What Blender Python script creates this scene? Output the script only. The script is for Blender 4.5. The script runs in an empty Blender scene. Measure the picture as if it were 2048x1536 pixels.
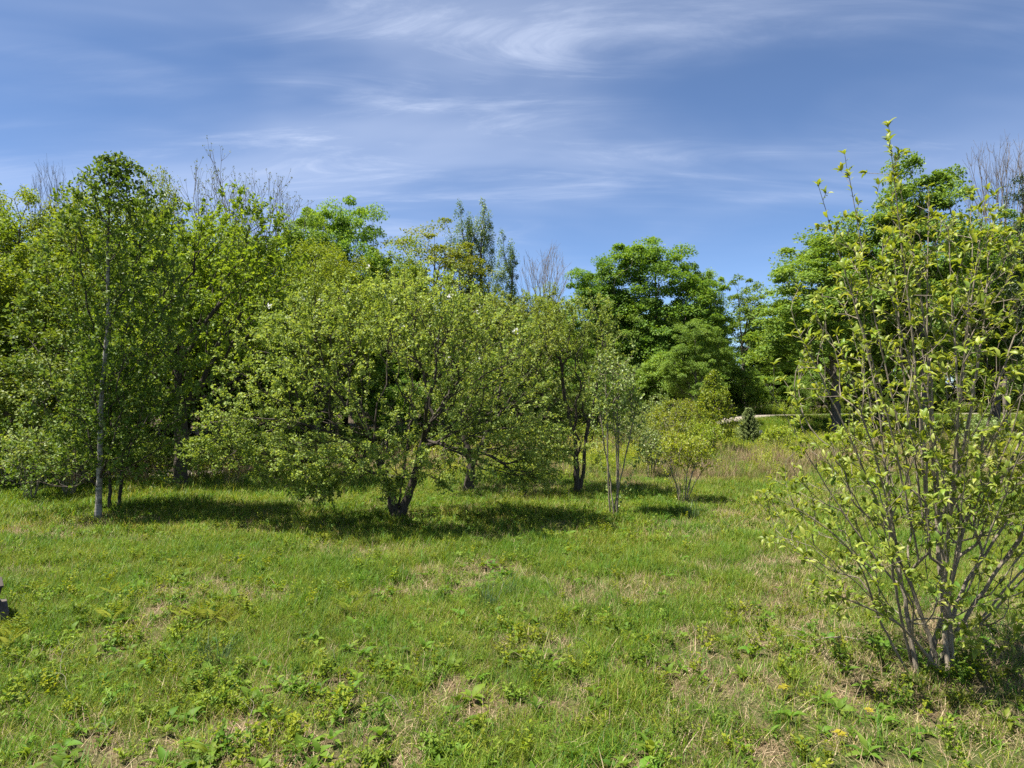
import bpy, math, random
import numpy as np
from mathutils import Matrix, Vector

# ------------------------------------------------------------------ camera, sky, sun, exposure
SC = bpy.context.scene
COL = SC.collection
CAM_H, FPX, HOR = 2.2, 1409.0, 780.0          # eye height, focal length and horizon row for a 2048 px wide frame
cam_d = bpy.data.cameras.new('camera')
cam_d.sensor_width = 36.0
cam_d.lens = 36.0 * FPX / 2048.0
cam_d.clip_start, cam_d.clip_end = 0.05, 3000
cam = bpy.data.objects.new('camera', cam_d)
cam.location = (0, 0, CAM_H)
cam.rotation_euler = (math.radians(90) + math.atan((HOR - 768) / FPX), 0, 0)
COL.objects.link(cam)
SC.camera = cam

SUN_EL, SUN_ROT = math.radians(66), math.radians(-98)
world = bpy.data.worlds.new('World')
SC.world = world
world.use_nodes = True


def build_world():
    nt = world.node_tree
    N, L = nt.nodes, nt.links
    bg = N['Background']
    sky = N.new('ShaderNodeTexSky')
    sky.sky_type = 'NISHITA'
    sky.sun_disc = False
    sky.sun_elevation, sky.sun_rotation = SUN_EL, SUN_ROT
    sky.altitude, sky.air_density, sky.dust_density, sky.ozone_density = 1500, 0.68, 0.0, 4.0
    tc = N.new('ShaderNodeTexCoord')
    sep = N.new('ShaderNodeSeparateXYZ')
    L.new(tc.outputs['Generated'], sep.inputs[0])
    # cirrus: direction projected on a flat layer high above
    zc = N.new('ShaderNodeMath'); zc.operation = 'MAXIMUM'; zc.inputs[1].default_value = 0.0
    L.new(sep.outputs['Z'], zc.inputs[0])
    za = N.new('ShaderNodeMath'); za.operation = 'ADD'; za.inputs[1].default_value = 0.16
    L.new(zc.outputs[0], za.inputs[0])
    dv = N.new('ShaderNodeVectorMath'); dv.operation = 'DIVIDE'
    cz = N.new('ShaderNodeCombineXYZ')
    for i in range(3):
        L.new(za.outputs[0], cz.inputs[i])
    L.new(tc.outputs['Generated'], dv.inputs[0]); L.new(cz.outputs[0], dv.inputs[1])

    def layer(rot, scl, loc, detail, rough, dist, lo, hi):
        mp = N.new('ShaderNodeMapping')
        mp.inputs['Rotation'].default_value = (0, 0, math.radians(rot))
        mp.inputs['Scale'].default_value = scl
        mp.inputs['Location'].default_value = loc
        L.new(dv.outputs[0], mp.inputs['Vector'])
        nz = N.new('ShaderNodeTexNoise')
        nz.inputs['Scale'].default_value = 1.0
        nz.inputs['Detail'].default_value = detail
        nz.inputs['Roughness'].default_value = rough
        nz.inputs['Distortion'].default_value = dist
        L.new(mp.outputs[0], nz.inputs['Vector'])
        mr = N.new('ShaderNodeMapRange'); mr.interpolation_type = 'SMOOTHSTEP'
        mr.inputs['From Min'].default_value = lo; mr.inputs['From Max'].default_value = hi
        L.new(nz.outputs['Fac'], mr.inputs['Value'])
        return mr.outputs[0]
    a = layer(-14, (0.55, 1.5, 0.0), (3.1, 1.25, 0), 4.0, 0.50, 0.5, 0.36, 0.72)     # broad veil
    b = layer(-20, (1.1, 4.2, 0.0), (0.6, 2.2, 0), 10.0, 0.66, 0.9, 0.44, 0.80)      # wisps
    m1 = N.new('ShaderNodeMath'); m1.operation = 'MULTIPLY_ADD'
    L.new(a, m1.inputs[0]); m1.inputs[1].default_value = 0.34
    m2 = N.new('ShaderNodeMath'); m2.operation = 'MULTIPLY'
    L.new(b, m2.inputs[0]); L.new(a, m2.inputs[1])
    m3 = N.new('ShaderNodeMath'); m3.operation = 'MULTIPLY'
    L.new(m2.outputs[0], m3.inputs[0]); m3.inputs[1].default_value = 0.75
    L.new(m3.outputs[0], m1.inputs[2])
    mix = N.new('ShaderNodeMix'); mix.data_type = 'RGBA'; mix.clamp_factor = True
    fd = N.new('ShaderNodeMapRange'); fd.interpolation_type = 'SMOOTHSTEP'       # the veil ends above the tree tops, clear air below it
    fd.inputs['From Min'].default_value = 0.13; fd.inputs['From Max'].default_value = 0.26
    L.new(sep.outputs['Z'], fd.inputs['Value'])
    m4 = N.new('ShaderNodeMath'); m4.operation = 'MULTIPLY'
    L.new(m1.outputs[0], m4.inputs[0]); L.new(fd.outputs[0], m4.inputs[1])
    L.new(m4.outputs[0], mix.inputs['Factor'])
    L.new(sky.outputs[0], mix.inputs['A'])
    mix.inputs['B'].default_value = (4.6, 5.1, 6.3, 1)
    L.new(mix.outputs['Result'], bg.inputs['Color'])
    bg.inputs['Strength'].default_value = 0.072


build_world()
sun_d = bpy.data.lights.new('sun', 'SUN')
sun_d.energy = 5.0
sun_d.angle = math.radians(0.53)
sun_d.color = (1.0, 0.95, 0.86)
sun = bpy.data.objects.new('sun', sun_d)
sdir = Vector((math.sin(SUN_ROT) * math.cos(SUN_EL), math.cos(SUN_ROT) * math.cos(SUN_EL), math.sin(SUN_EL)))
sun.rotation_euler = sdir.to_track_quat('Z', 'Y').to_euler()
sun.location = (0, 0, 30)
COL.objects.link(sun)
vs = SC.view_settings
vs.view_transform = 'Standard'; vs.look = 'None'; vs.gamma = 1; vs.exposure = 1.4
vs.use_curve_mapping = False
cy = SC.cycles
cy.max_bounces = 6; cy.diffuse_bounces = 3; cy.glossy_bounces = 2; cy.transmission_bounces = 4; cy.transparent_max_bounces = 6
cy.use_denoising = False
cy.sample_clamp_indirect = 4.0

RNG = np.random.default_rng(7)
UP = np.array([0, 0, 1.0])
SUNV = np.array(sdir)


def PX(px, d):
    return (px - 1024.0) / FPX * d


def DY(y):
    return FPX * CAM_H / (y - HOR)


def PZ(y, d):
    return CAM_H - (y - HOR) / FPX * d


# ------------------------------------------------------------------ numpy helpers
def unit(v):
    return v / np.maximum(np.linalg.norm(v, axis=-1, keepdims=True), 1e-9)


def rsphere(n, rng=RNG):
    return unit(rng.normal(size=(n, 3)))


def _hash(ix, iy, s):
    h = (ix * 374761393 + iy * 668265263 + s * 974634541) & 0xffffffff
    h = ((h ^ (h >> 13)) * 1274126177) & 0xffffffff
    return ((h ^ (h >> 16)) & 0xffff) / 65535.0


def vnoise(x, y, scale, seed=0):
    x = np.asarray(x, float) * scale; y = np.asarray(y, float) * scale
    ix = np.floor(x).astype(np.int64); iy = np.floor(y).astype(np.int64)
    fx = x - ix; fy = y - iy
    fx = fx * fx * (3 - 2 * fx); fy = fy * fy * (3 - 2 * fy)
    a = _hash(ix, iy, seed); b = _hash(ix + 1, iy, seed); c = _hash(ix, iy + 1, seed); d = _hash(ix + 1, iy + 1, seed)
    return (a * (1 - fx) + b * fx) * (1 - fy) + (c * (1 - fx) + d * fx) * fy


def fbm(x, y, scale, seed=0, octv=4):
    t = 0; w = 0; a = 1.0
    for k in range(octv):
        t = t + a * vnoise(x, y, scale * 2 ** k, seed + k * 17); w += a; a *= 0.55
    return t / w


def sstep(a, b, x):
    t = np.clip((np.asarray(x, float) - a) / (b - a), 0, 1)
    return t * t * (3 - 2 * t)


class MB:
    """collects polygons of k corners with an optional per-vertex 'tint'"""
    def __init__(self):
        self.v, self.f, self.t, self.m, self.n = [], [], [], [], 0

    def add(self, V, F, tint=0.5, mat=0):
        V = np.asarray(V, float).reshape(-1, 3); F = np.asarray(F, np.int64)
        self.v.append(V); self.f.append(F + self.n); self.n += len(V)
        self.t.append(np.broadcast_to(np.asarray(tint, float), (len(V),)))
        self.m.append(np.full(len(F), mat, np.int32))

    def mesh(self, name, mats, smooth=False):
        me = bpy.data.meshes.new(name)
        if not self.v:
            return me
        V = np.concatenate(self.v)
        me.vertices.add(len(V)); me.vertices.foreach_set('co', V.astype(np.float32).ravel())
        loops = np.concatenate([f.ravel() for f in self.f]).astype(np.int32)
        tot = np.concatenate([np.full(len(f), f.shape[1], np.int32) for f in self.f])
        start = np.concatenate([[0], np.cumsum(tot)[:-1]]).astype(np.int32)
        me.loops.add(len(loops)); me.loops.foreach_set('vertex_index', loops)
        me.polygons.add(len(tot)); me.polygons.foreach_set('loop_start', start)
        me.polygons.foreach_set('material_index', np.concatenate(self.m))
        me.polygons.foreach_set('use_smooth', np.full(len(tot), smooth))
        at = me.attributes.new('tint', 'FLOAT', 'POINT')
        at.data.foreach_set('value', np.concatenate(self.t).astype(np.float32))
        me.update(calc_edges=True)
        for m in (mats if isinstance(mats, (list, tuple)) else [mats]):
            me.materials.append(m)
        return me


def obj(name, me, parent=None, loc=(0, 0, 0), kind=None):
    o = bpy.data.objects.new(name, me)
    COL.objects.link(o)
    o.location = loc
    if parent is not None:
        o.parent = parent
    if kind:
        o['kind'] = kind
    return o


def tag(o, label, cat, group=None):
    o['label'] = label; o['category'] = cat
    if group:
        o['group'] = group
    return o


def thing(name, label, cat, loc=(0, 0, 0), rz=0, sc=1.0, group=None):
    o = obj(name, None, None, loc)
    o.rotation_euler = (0, 0, rz)
    o.scale = sc if isinstance(sc, tuple) else (sc, sc, sc)
    o.empty_display_size = 0.1
    return tag(o, label, cat, group)


def copy_tree(root, loc, rz, sc, label, group=None):
    r = root.copy(); COL.objects.link(r)
    r.location = loc; r.rotation_euler = (0, 0, rz)
    r.scale = sc if isinstance(sc, tuple) else (sc, sc, sc)
    r['label'] = label
    if group:
        r['group'] = group
    elif 'group' in r:
        del r['group']
    for ch in root.children:
        c = ch.copy(); COL.objects.link(c); c.parent = r
    return r


# ------------------------------------------------------------------ materials
def new_mat(name):
    m = bpy.data.materials.new(name); m.use_nodes = True
    nt = m.node_tree
    for n in list(nt.nodes):
        nt.nodes.remove(n)
    out = nt.nodes.new('ShaderNodeOutputMaterial')
    return m, nt, nt.nodes, nt.links, out


def ramp(N, stops):
    r = N.new('ShaderNodeValToRGB')
    el = r.color_ramp.elements
    while len(el) < len(stops):
        el.new(0.5)
    for e, (p, c) in zip(el, stops):
        e.position = p; e.color = (*c, 1)
    return r


def leaf_mat(name, stops, transl=0.4, rough=0.45, spec=0.35, vary=0.10, patch=None, tcol=(1.3, 1.2, 0.5), gain=1.0):
    m, nt, N, L, out = new_mat(name)
    at = N.new('ShaderNodeAttribute'); at.attribute_name = 'tint'
    rp = ramp(N, [(p_, tuple(min(.85, c_ * gain) for c_ in col_)) for p_, col_ in stops])
    oi = N.new('ShaderNodeObjectInfo')
    if patch:
        nz = N.new('ShaderNodeTexNoise'); nz.inputs['Scale'].default_value = patch[0]; nz.inputs['Detail'].default_value = 3
        L.new(oi.outputs['Location'], nz.inputs['Vector'])
        mr = N.new('ShaderNodeMapRange'); mr.inputs['From Min'].default_value = 0.3; mr.inputs['From Max'].default_value = 0.7
        mr.inputs['To Min'].default_value = -patch[1]; mr.inputs['To Max'].default_value = patch[1]
        L.new(nz.outputs['Fac'], mr.inputs['Value'])
        ad = N.new('ShaderNodeMath'); ad.operation = 'ADD'; ad.use_clamp = True
        L.new(at.outputs['Fac'], ad.inputs[0]); L.new(mr.outputs[0], ad.inputs[1])
        L.new(ad.outputs[0], rp.inputs[0])
    else:
        L.new(at.outputs['Fac'], rp.inputs[0])
    hs = N.new('ShaderNodeHueSaturation')
    mv = N.new('ShaderNodeMapRange')
    mv.inputs['To Min'].default_value = 1 - vary * 1.5; mv.inputs['To Max'].default_value = 1 + vary * 1.5
    L.new(oi.outputs['Random'], mv.inputs['Value']); L.new(mv.outputs[0], hs.inputs['Value'])
    mh = N.new('ShaderNodeMapRange')
    mh.inputs['To Min'].default_value = 0.5 - vary * 0.12; mh.inputs['To Max'].default_value = 0.5 + vary * 0.12
    m7 = N.new('ShaderNodeMath'); m7.operation = 'MULTIPLY'; m7.inputs[1].default_value = 7.31
    fr = N.new('ShaderNodeMath'); fr.operation = 'FRACT'
    L.new(oi.outputs['Random'], m7.inputs[0]); L.new(m7.outputs[0], fr.inputs[0])
    L.new(fr.outputs[0], mh.inputs['Value']); L.new(mh.outputs[0], hs.inputs['Hue'])
    L.new(rp.outputs[0], hs.inputs['Color'])
    p = N.new('ShaderNodeBsdfPrincipled')
    p.inputs['Roughness'].default_value = rough
    p.inputs['Specular IOR Level'].default_value = spec
    L.new(hs.outputs[0], p.inputs['Base Color'])
    tm = N.new('ShaderNodeMix'); tm.data_type = 'RGBA'; tm.blend_type = 'MULTIPLY'; tm.inputs['Factor'].default_value = 1
    L.new(hs.outputs[0], tm.inputs['A']); tm.inputs['B'].default_value = (*tcol, 1)
    tr = N.new('ShaderNodeBsdfTranslucent'); L.new(tm.outputs['Result'], tr.inputs['Color'])
    mx = N.new('ShaderNodeMixShader'); mx.inputs[0].default_value = transl
    L.new(p.outputs[0], mx.inputs[1]); L.new(tr.outputs[0], mx.inputs[2]); L.new(mx.outputs[0], out.inputs['Surface'])
    return m


def bark_mat(name, c1, c2, scale=9.0, bump=0.6, stretch=5.0):
    m, nt, N, L, out = new_mat(name)
    tc = N.new('ShaderNodeTexCoord'); mp = N.new('ShaderNodeMapping')
    mp.inputs['Scale'].default_value = (stretch, stretch, 1)
    L.new(tc.outputs['Object'], mp.inputs[0])
    nz = N.new('ShaderNodeTexNoise'); nz.inputs['Scale'].default_value = scale; nz.inputs['Detail'].default_value = 6
    nz.inputs['Roughness'].default_value = 0.65
    L.new(mp.outputs[0], nz.inputs['Vector'])
    rp = ramp(N, [(0.32, c1), (0.68, c2)]); L.new(nz.outputs['Fac'], rp.inputs[0])
    p = N.new('ShaderNodeBsdfPrincipled'); p.inputs['Roughness'].default_value = 0.85
    p.inputs['Specular IOR Level'].default_value = 0.2
    L.new(rp.outputs[0], p.inputs['Base Color'])
    b = N.new('ShaderNodeBump'); b.inputs['Strength'].default_value = bump; b.inputs['Distance'].default_value = 0.02
    L.new(nz.outputs['Fac'], b.inputs['Height']); L.new(b.outputs[0], p.inputs['Normal'])
    L.new(p.outputs[0], out.inputs['Surface'])
    return m


def birch_mat():
    m, nt, N, L, out = new_mat('birch_bark')
    tc = N.new('ShaderNodeTexCoord'); mp = N.new('ShaderNodeMapping')
    mp.inputs['Scale'].default_value = (3, 3, 14)
    L.new(tc.outputs['Object'], mp.inputs[0])
    nz = N.new('ShaderNodeTexNoise'); nz.inputs['Scale'].default_value = 1.6; nz.inputs['Detail'].default_value = 5
    L.new(mp.outputs[0], nz.inputs['Vector'])
    n2 = N.new('ShaderNodeTexNoise'); n2.inputs['Scale'].default_value = 3.0; n2.inputs['Detail'].default_value = 3
    L.new(tc.outputs['Object'], n2.inputs['Vector'])
    rp = ramp(N, [(0.36, (0.03, 0.026, 0.022)), (0.46, (0.15, 0.135, 0.11)), (0.70, (0.38, 0.355, 0.31))])
    mx = N.new('ShaderNodeMath'); mx.operation = 'MULTIPLY_ADD'; mx.inputs[1].default_value = 0.35
    L.new(n2.outputs['Fac'], mx.inputs[0])
    ml = N.new('ShaderNodeMath'); ml.operation = 'MULTIPLY'; ml.inputs[1].default_value = 0.72
    L.new(nz.outputs['Fac'], ml.inputs[0]); L.new(ml.outputs[0], mx.inputs[2])
    L.new(mx.outputs[0], rp.inputs[0])
    p = N.new('ShaderNodeBsdfPrincipled'); p.inputs['Roughness'].default_value = 0.7
    L.new(rp.outputs[0], p.inputs['Base Color'])
    b = N.new('ShaderNodeBump'); b.inputs['Strength'].default_value = 0.3; b.inputs['Distance'].default_value = 0.01
    L.new(nz.outputs['Fac'], b.inputs['Height']); L.new(b.outputs[0], p.inputs['Normal'])
    L.new(p.outputs[0], out.inputs['Surface'])
    return m


M = {}
M['apple'] = leaf_mat('apple_leaf', [(0, (0.062, 0.092, 0.016)), (0.5, (0.122, 0.165, 0.034)), (1, (0.21, 0.245, 0.075))], 0.42, 0.5, 0.18, gain=1.75)
M['birch'] = leaf_mat('birch_leaf', [(0, (0.036, 0.066, 0.010)), (0.6, (0.078, 0.122, 0.018)), (1, (0.15, 0.190, 0.05))], 0.38, 0.48, 0.2, gain=1.75)
M['maple'] = leaf_mat('maple_leaf', [(0, (0.045, 0.085, 0.011)), (0.5, (0.082, 0.146, 0.020)), (1, (0.145, 0.205, 0.036))], 0.42, 0.5, 0.2, gain=1.75)
M['olive'] = leaf_mat('yellow_leaf', [(0, (0.052, 0.082, 0.009)), (0.5, (0.098, 0.138, 0.013)), (1, (0.155, 0.190, 0.026))], 0.42, 0.5, 0.18, gain=1.75)
M['amber'] = leaf_mat('amber_leaf', [(0, (0.12, 0.165, 0.016)), (0.5, (0.19, 0.225, 0.024)), (1, (0.27, 0.25, 0.035))], 0.42, 0.5, 0.3)
M['poplar'] = leaf_mat('poplar_leaf', [(0, (0.045, 0.075, 0.022)), (0.5, (0.085, 0.125, 0.040)), (1, (0.16, 0.20, 0.09))], 0.33, 0.4, 0.4, gain=1.75)
M['pale'] = leaf_mat('pale_leaf', [(0, (0.055, 0.085, 0.020)), (0.5, (0.105, 0.145, 0.035)), (1, (0.19, 0.225, 0.085))], 0.35, 0.45, 0.35, gain=1.75)
M['lime'] = leaf_mat('lime_leaf', [(0, (0.070, 0.105, 0.008)), (0.5, (0.125, 0.165, 0.011)), (1, (0.20, 0.215, 0.022))], 0.42, 0.45, 0.35, gain=1.75)
M['near'] = leaf_mat('shrub_leaf', [(0, (0.068, 0.108, 0.013)), (0.5, (0.128, 0.175, 0.022)), (1, (0.22, 0.248, 0.050))], 0.45, 0.42, 0.28, gain=1.75)
M['spruce'] = leaf_mat('spruce_needle', [(0, (0.075, 0.105, 0.035)), (0.5, (0.13, 0.165, 0.06)), (1, (0.19, 0.225, 0.085))], 0.3, 0.6, 0.2, tcol=(1, 1, 0.7), gain=1.6)
M['dark'] = leaf_mat('dark_leaf', [(0, (0.020, 0.042, 0.012)), (0.5, (0.038, 0.068, 0.018)), (1, (0.06, 0.10, 0.028))], 0.2, 0.5, 0.3)
M['bud'] = leaf_mat('bud_leaf', [(0, (0.11, 0.14, 0.035)), (1, (0.20, 0.22, 0.07))], 0.3, 0.6, 0.2)
M['grass'] = leaf_mat('grass_blade', [(0, (0.050, 0.108, 0.012)), (0.45, (0.098, 0.162, 0.015)), (0.8, (0.145, 0.195, 0.018)), (1, (0.24, 0.215, 0.06))], 0.38, 0.5, 0.2, vary=0.28, patch=(0.55, 0.25), tcol=(1.2, 1.15, 0.5), gain=1.25)
M['straw'] = leaf_mat('straw_blade', [(0, (0.17, 0.12, 0.063)), (0.5, (0.33, 0.245, 0.135)), (1, (0.50, 0.40, 0.25))], 0.2, 0.6, 0.25, vary=0.15, tcol=(1, 0.95, 0.8))
M['sedge'] = leaf_mat('sedge_blade', [(0, (0.030, 0.070, 0.022)), (1, (0.065, 0.115, 0.040))], 0.25, 0.4, 0.4)
M['weed'] = leaf_mat('weed_leaf', [(0, (0.050, 0.105, 0.012)), (0.5, (0.090, 0.160, 0.016)), (1, (0.155, 0.21, 0.030))], 0.40, 0.55, 0.15, vary=0.15, gain=1.2)
M['sprig'] = leaf_mat('sprig_leaf', [(0, (0.085, 0.130, 0.009)), (0.5, (0.130, 0.180, 0.012)), (1, (0.20, 0.22, 0.020))], 0.45, 0.5, 0.18, vary=0.12, gain=1.3)
M['fern'] = leaf_mat('fern_frond', [(0, (0.11, 0.155, 0.012)), (1, (0.20, 0.225, 0.025))], 0.45, 0.6, 0.1)
M['yellow'] = leaf_mat('yellow_seedling_leaf', [(0, (0.24, 0.19, 0.012)), (1, (0.36, 0.30, 0.03))], 0.35, 0.45, 0.35)
M['petal'] = leaf_mat('blossom_petal', [(0, (0.75, 0.72, 0.68)), (1, (0.82, 0.80, 0.78))], 0.3, 0.6, 0.2, vary=0.02, tcol=(1, 1, 1))
M['bark_dark'] = bark_mat('apple_bark', (0.030, 0.024, 0.018), (0.085, 0.070, 0.055))
M['bark_grey'] = bark_mat('grey_bark', (0.055, 0.047, 0.038), (0.15, 0.13, 0.105))
M['bark_shrub'] = bark_mat('shrub_bark', (0.11, 0.09, 0.062), (0.31, 0.26, 0.195), 14)
M['bark_twig'] = bark_mat('bare_twig_bark', (0.14, 0.115, 0.088), (0.24, 0.20, 0.16))
M['bark_pale'] = bark_mat('dead_twig_bark', (0.18, 0.15, 0.11), (0.36, 0.31, 0.24), 14)
M['birch_bark'] = birch_mat()


# ------------------------------------------------------------------ the ground and the road
ROAD = np.array([(-40, 8.5), (-26, 12.2), (-14, 16.4), (-8, 19.2), (-3, 22.2), (1.5, 26.0), (5.5, 30.5), (9.5, 35.0), (13.5, 38.2), (18, 40.2), (25, 41.8), (40, 43), (70, 44)], float)


def catmull(P, n=14):
    out = []
    P = np.vstack([2 * P[0] - P[1], P, 2 * P[-1] - P[-2]])
    for i in range(1, len(P) - 2):
        for t in np.linspace(0, 1, n, endpoint=False):
            a, b, c, d = P[i - 1], P[i], P[i + 1], P[i + 2]
            out.append(0.5 * ((2 * b) + (-a + c) * t + (2 * a - 5 * b + 4 * c - d) * t * t + (-a + 3 * b - 3 * c + d) * t ** 3))
    out.append(P[-2])
    return np.array(out)


ROADC = catmull(ROAD)


def road_dist(x, y):
    """signed distance: positive on the far (forest) side of the road"""
    x = np.asarray(x, float); y = np.asarray(y, float)
    sh = x.shape; q = np.stack([x.ravel(), y.ravel()], 1)
    best = np.full(len(q), 1e9); sg = np.ones(len(q))
    for a, b in zip(ROADC[:-1], ROADC[1:]):
        ab = b - a; t = np.clip(((q - a) @ ab) / (ab @ ab), 0, 1)
        dv = q - (a + t[:, None] * ab); d = np.hypot(dv[:, 0], dv[:, 1])
        s = np.sign(ab[0] * dv[:, 1] - ab[1] * dv[:, 0])
        k = d < best
        best = np.where(k, d, best); sg = np.where(k, s, sg)
    return (best * sg).reshape(sh)


def ground_z(x, y, rd=None):
    x = np.asarray(x, float); y = np.asarray(y, float)
    if rd is None:
        rd = road_dist(x, y)
    z = 0.16 * (fbm(x, y, 0.16, 3, 3) - 0.5) + 0.05 * (vnoise(x, y, 0.7, 9) - 0.5)
    near = 1 - sstep(1.6, 4.5, np.abs(rd))
    z = z * (1 - 0.8 * near)
    z = z + 0.75 * sstep(4, 14, x) * (1 - sstep(1.9, 5.5, np.abs(rd)))
    z = z + 0.02 * np.clip(rd - 6, 0, 120) * sstep(0, 1, rd)
    return z


def mown(x, y):
    """1 on the mown meadow, 0 in the rough beyond its far edge"""
    edge = 16.6 + 1.2 * (vnoise(x, y * 0, 0.3, 21) - 0.5) - 1.3 * sstep(-3, -6, x) - 0.08 * np.clip(-6 - x, 0, 20) + 0.03 * np.clip(x, 0, 40)
    return 1 - sstep(-0.5, 0.9, y - edge)


def build_ground():
    xs = np.concatenate([[-900, -400, -200, -120, -80], np.arange(-60, 75.1, 0.5), [90, 130, 220, 420, 900]])
    ys = np.concatenate([[-300, -120, -60, -30, -15], np.arange(-8, 80.1, 0.5), [85, 95, 120, 180, 300, 600, 1500]])
    X, Y = np.meshgrid(xs, ys)
    rd = road_dist(X, Y)
    Z = ground_z(X, Y, rd)
    forest = sstep(1.5, 3.5, rd + 1.2 * (fbm(X, Y, 0.5, 5, 3) - 0.5))
    forest = np.maximum(forest, sstep(-1.0, 2.0, -15 - X) * sstep(11, 14, Y))
    mw = mown(X, Y)
    zone = np.where(forest > 0.5, 0.5 + 0.5 * forest, 0.5 * (1 - mw))        # 0 mown, .5 rough, 1 forest floor
    nx, ny = len(xs), len(ys)
    i = np.arange(nx - 1)[None, :] + np.arange(ny - 1)[:, None] * nx
    F = np.stack([i, i + 1, i + 1 + nx, i + nx], -1).reshape(-1, 4)
    mb = MB(); mb.add(np.stack([X, Y, Z], -1), F, zone.ravel())
    m, nt, N, L, out = new_mat('ground_soil_and_thatch')
    at = N.new('ShaderNodeAttribute'); at.attribute_name = 'tint'
    g = N.new('ShaderNodeNewGeometry')
    n1 = N.new('ShaderNodeTexNoise'); n1.inputs['Scale'].default_value = 1.1; n1.inputs['Detail'].default_value = 6; n1.inputs['Roughness'].default_value = 0.7
    n2 = N.new('ShaderNodeTexNoise'); n2.inputs['Scale'].default_value = 28; n2.inputs['Detail'].default_value = 6; n2.inputs['Roughness'].default_value = 0.7
    L.new(g.outputs['Position'], n1.inputs['Vector']); L.new(g.outputs['Position'], n2.inputs['Vector'])
    thatch = ramp(N, [(0.30, (0.05, 0.036, 0.02)), (0.50, (0.12, 0.088, 0.05)), (0.70, (0.24, 0.175, 0.10))]); L.new(n2.outputs['Fac'], thatch.inputs[0])
    green = ramp(N, [(0.3, (0.035, 0.055, 0.014)), (0.7, (0.08, 0.10, 0.025))]); L.new(n2.outputs['Fac'], green.inputs[0])
    litter = ramp(N, [(0.3, (0.028, 0.021, 0.013)), (0.55, (0.075, 0.056, 0.036)), (0.75, (0.15, 0.115, 0.075))]); L.new(n2.outputs['Fac'], litter.inputs[0])
    gm = N.new('ShaderNodeMapRange'); gm.inputs['From Min'].default_value = 0.42; gm.inputs['From Max'].default_value = 0.58
    L.new(n1.outputs['Fac'], gm.inputs['Value'])
    mx = N.new('ShaderNodeMix'); mx.data_type = 'RGBA'
    L.new(gm.outputs[0], mx.inputs['Factor']); L.new(thatch.outputs[0], mx.inputs['A']); L.new(green.outputs[0], mx.inputs['B'])
    fm = N.new('ShaderNodeMapRange'); fm.inputs['From Min'].default_value = 0.55; fm.inputs['From Max'].default_value = 0.9
    L.new(at.outputs['Fac'], fm.inputs['Value'])
    mx2 = N.new('ShaderNodeMix'); mx2.data_type = 'RGBA'
    L.new(fm.outputs[0], mx2.inputs['Factor']); L.new(mx.outputs['Result'], mx2.inputs['A']); L.new(litter.outputs[0], mx2.inputs['B'])
    p = N.new('ShaderNodeBsdfPrincipled'); p.inputs['Roughness'].default_value = 0.95; p.inputs['Specular IOR Level'].default_value = 0.1
    L.new(mx2.outputs['Result'], p.inputs['Base Color'])
    b = N.new('ShaderNodeBump'); b.inputs['Strength'].default_value = 0.8; b.inputs['Distance'].default_value = 0.04
    L.new(n2.outputs['Fac'], b.inputs['Height']); L.new(b.outputs[0], p.inputs['Normal'])
    L.new(p.outputs[0], out.inputs['Surface'])
    o = obj('ground', mb.mesh('ground', m, True), kind='structure')
    o['label'] = 'grassy meadow ground with straw patches, leaf litter under the trees'

    # gravel road
    C = ROADC
    T = np.gradient(C, axis=0); T /= np.linalg.norm(T, axis=1, keepdims=True)
    Nn = np.stack([-T[:, 1], T[:, 0]], 1)
    offs = np.linspace(-1.75, 1.75, 9)
    P = C[:, None, :] + Nn[:, None, :] * (offs[None, :, None] * (.58 + .42 * sstep(9, 13, C[:, 0]))[:, None, None] + 0.12 * (vnoise(np.arange(len(C))[:, None] * 0.3, offs[None, :] * 0 + 5, 1.0, 4)[..., None] - 0.5))
    Z = ground_z(P[..., 0], P[..., 1]) + 0.05 - 0.035 * (np.abs(offs)[None, :] / 1.75) ** 2
    n, k = P.shape[:2]
    i = np.arange(k - 1)[None, :] + np.arange(n - 1)[:, None] * k
    F = np.stack([i, i + 1, i + 1 + k, i + k], -1).reshape(-1, 4)
    mb = MB(); mb.add(np.concatenate([P, Z[..., None]], -1), F)
    m, nt, N, L, out = new_mat('gravel')
    g = N.new('ShaderNodeNewGeometry')
    n1 = N.new('ShaderNodeTexNoise'); n1.inputs['Scale'].default_value = 30; n1.inputs['Detail'].default_value = 8; n1.inputs['Roughness'].default_value = 0.8
    n3 = N.new('ShaderNodeTexNoise'); n3.inputs['Scale'].default_value = 0.8; n3.inputs['Detail'].default_value = 4
    L.new(g.outputs['Position'], n1.inputs['Vector']); L.new(g.outputs['Position'], n3.inputs['Vector'])
    md = N.new('ShaderNodeMath'); md.operation = 'MULTIPLY_ADD'; md.inputs[1].default_value = 0.5
    L.new(n1.outputs['Fac'], md.inputs[0])
    m5 = N.new('ShaderNodeMath'); m5.operation = 'MULTIPLY'; m5.inputs[1].default_value = 0.5
    L.new(n3.outputs['Fac'], m5.inputs[0]); L.new(m5.outputs[0], md.inputs[2])
    rp = ramp(N, [(0.3, (0.13, 0.108, 0.082)), (0.7, (0.33, 0.285, 0.23))]); L.new(md.outputs[0], rp.inputs[0])
    p = N.new('ShaderNodeBsdfPrincipled'); p.inputs['Roughness'].default_value = 0.95
    L.new(rp.outputs[0], p.inputs['Base Color'])
    b = N.new('ShaderNodeBump'); b.inputs['Strength'].default_value = 0.7; b.inputs['Distance'].default_value = 0.03
    L.new(n1.outputs['Fac'], b.inputs['Height']); L.new(b.outputs[0], p.inputs['Normal'])
    L.new(p.outputs[0], out.inputs['Surface'])
    o = obj('road', mb.mesh('road', m, True), kind='structure')
    o['label'] = 'pale gravel road along the edge of the wood'


build_ground()


def gz(x, y):
    return float(ground_z(np.array([x]), np.array([y]))[0])


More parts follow.
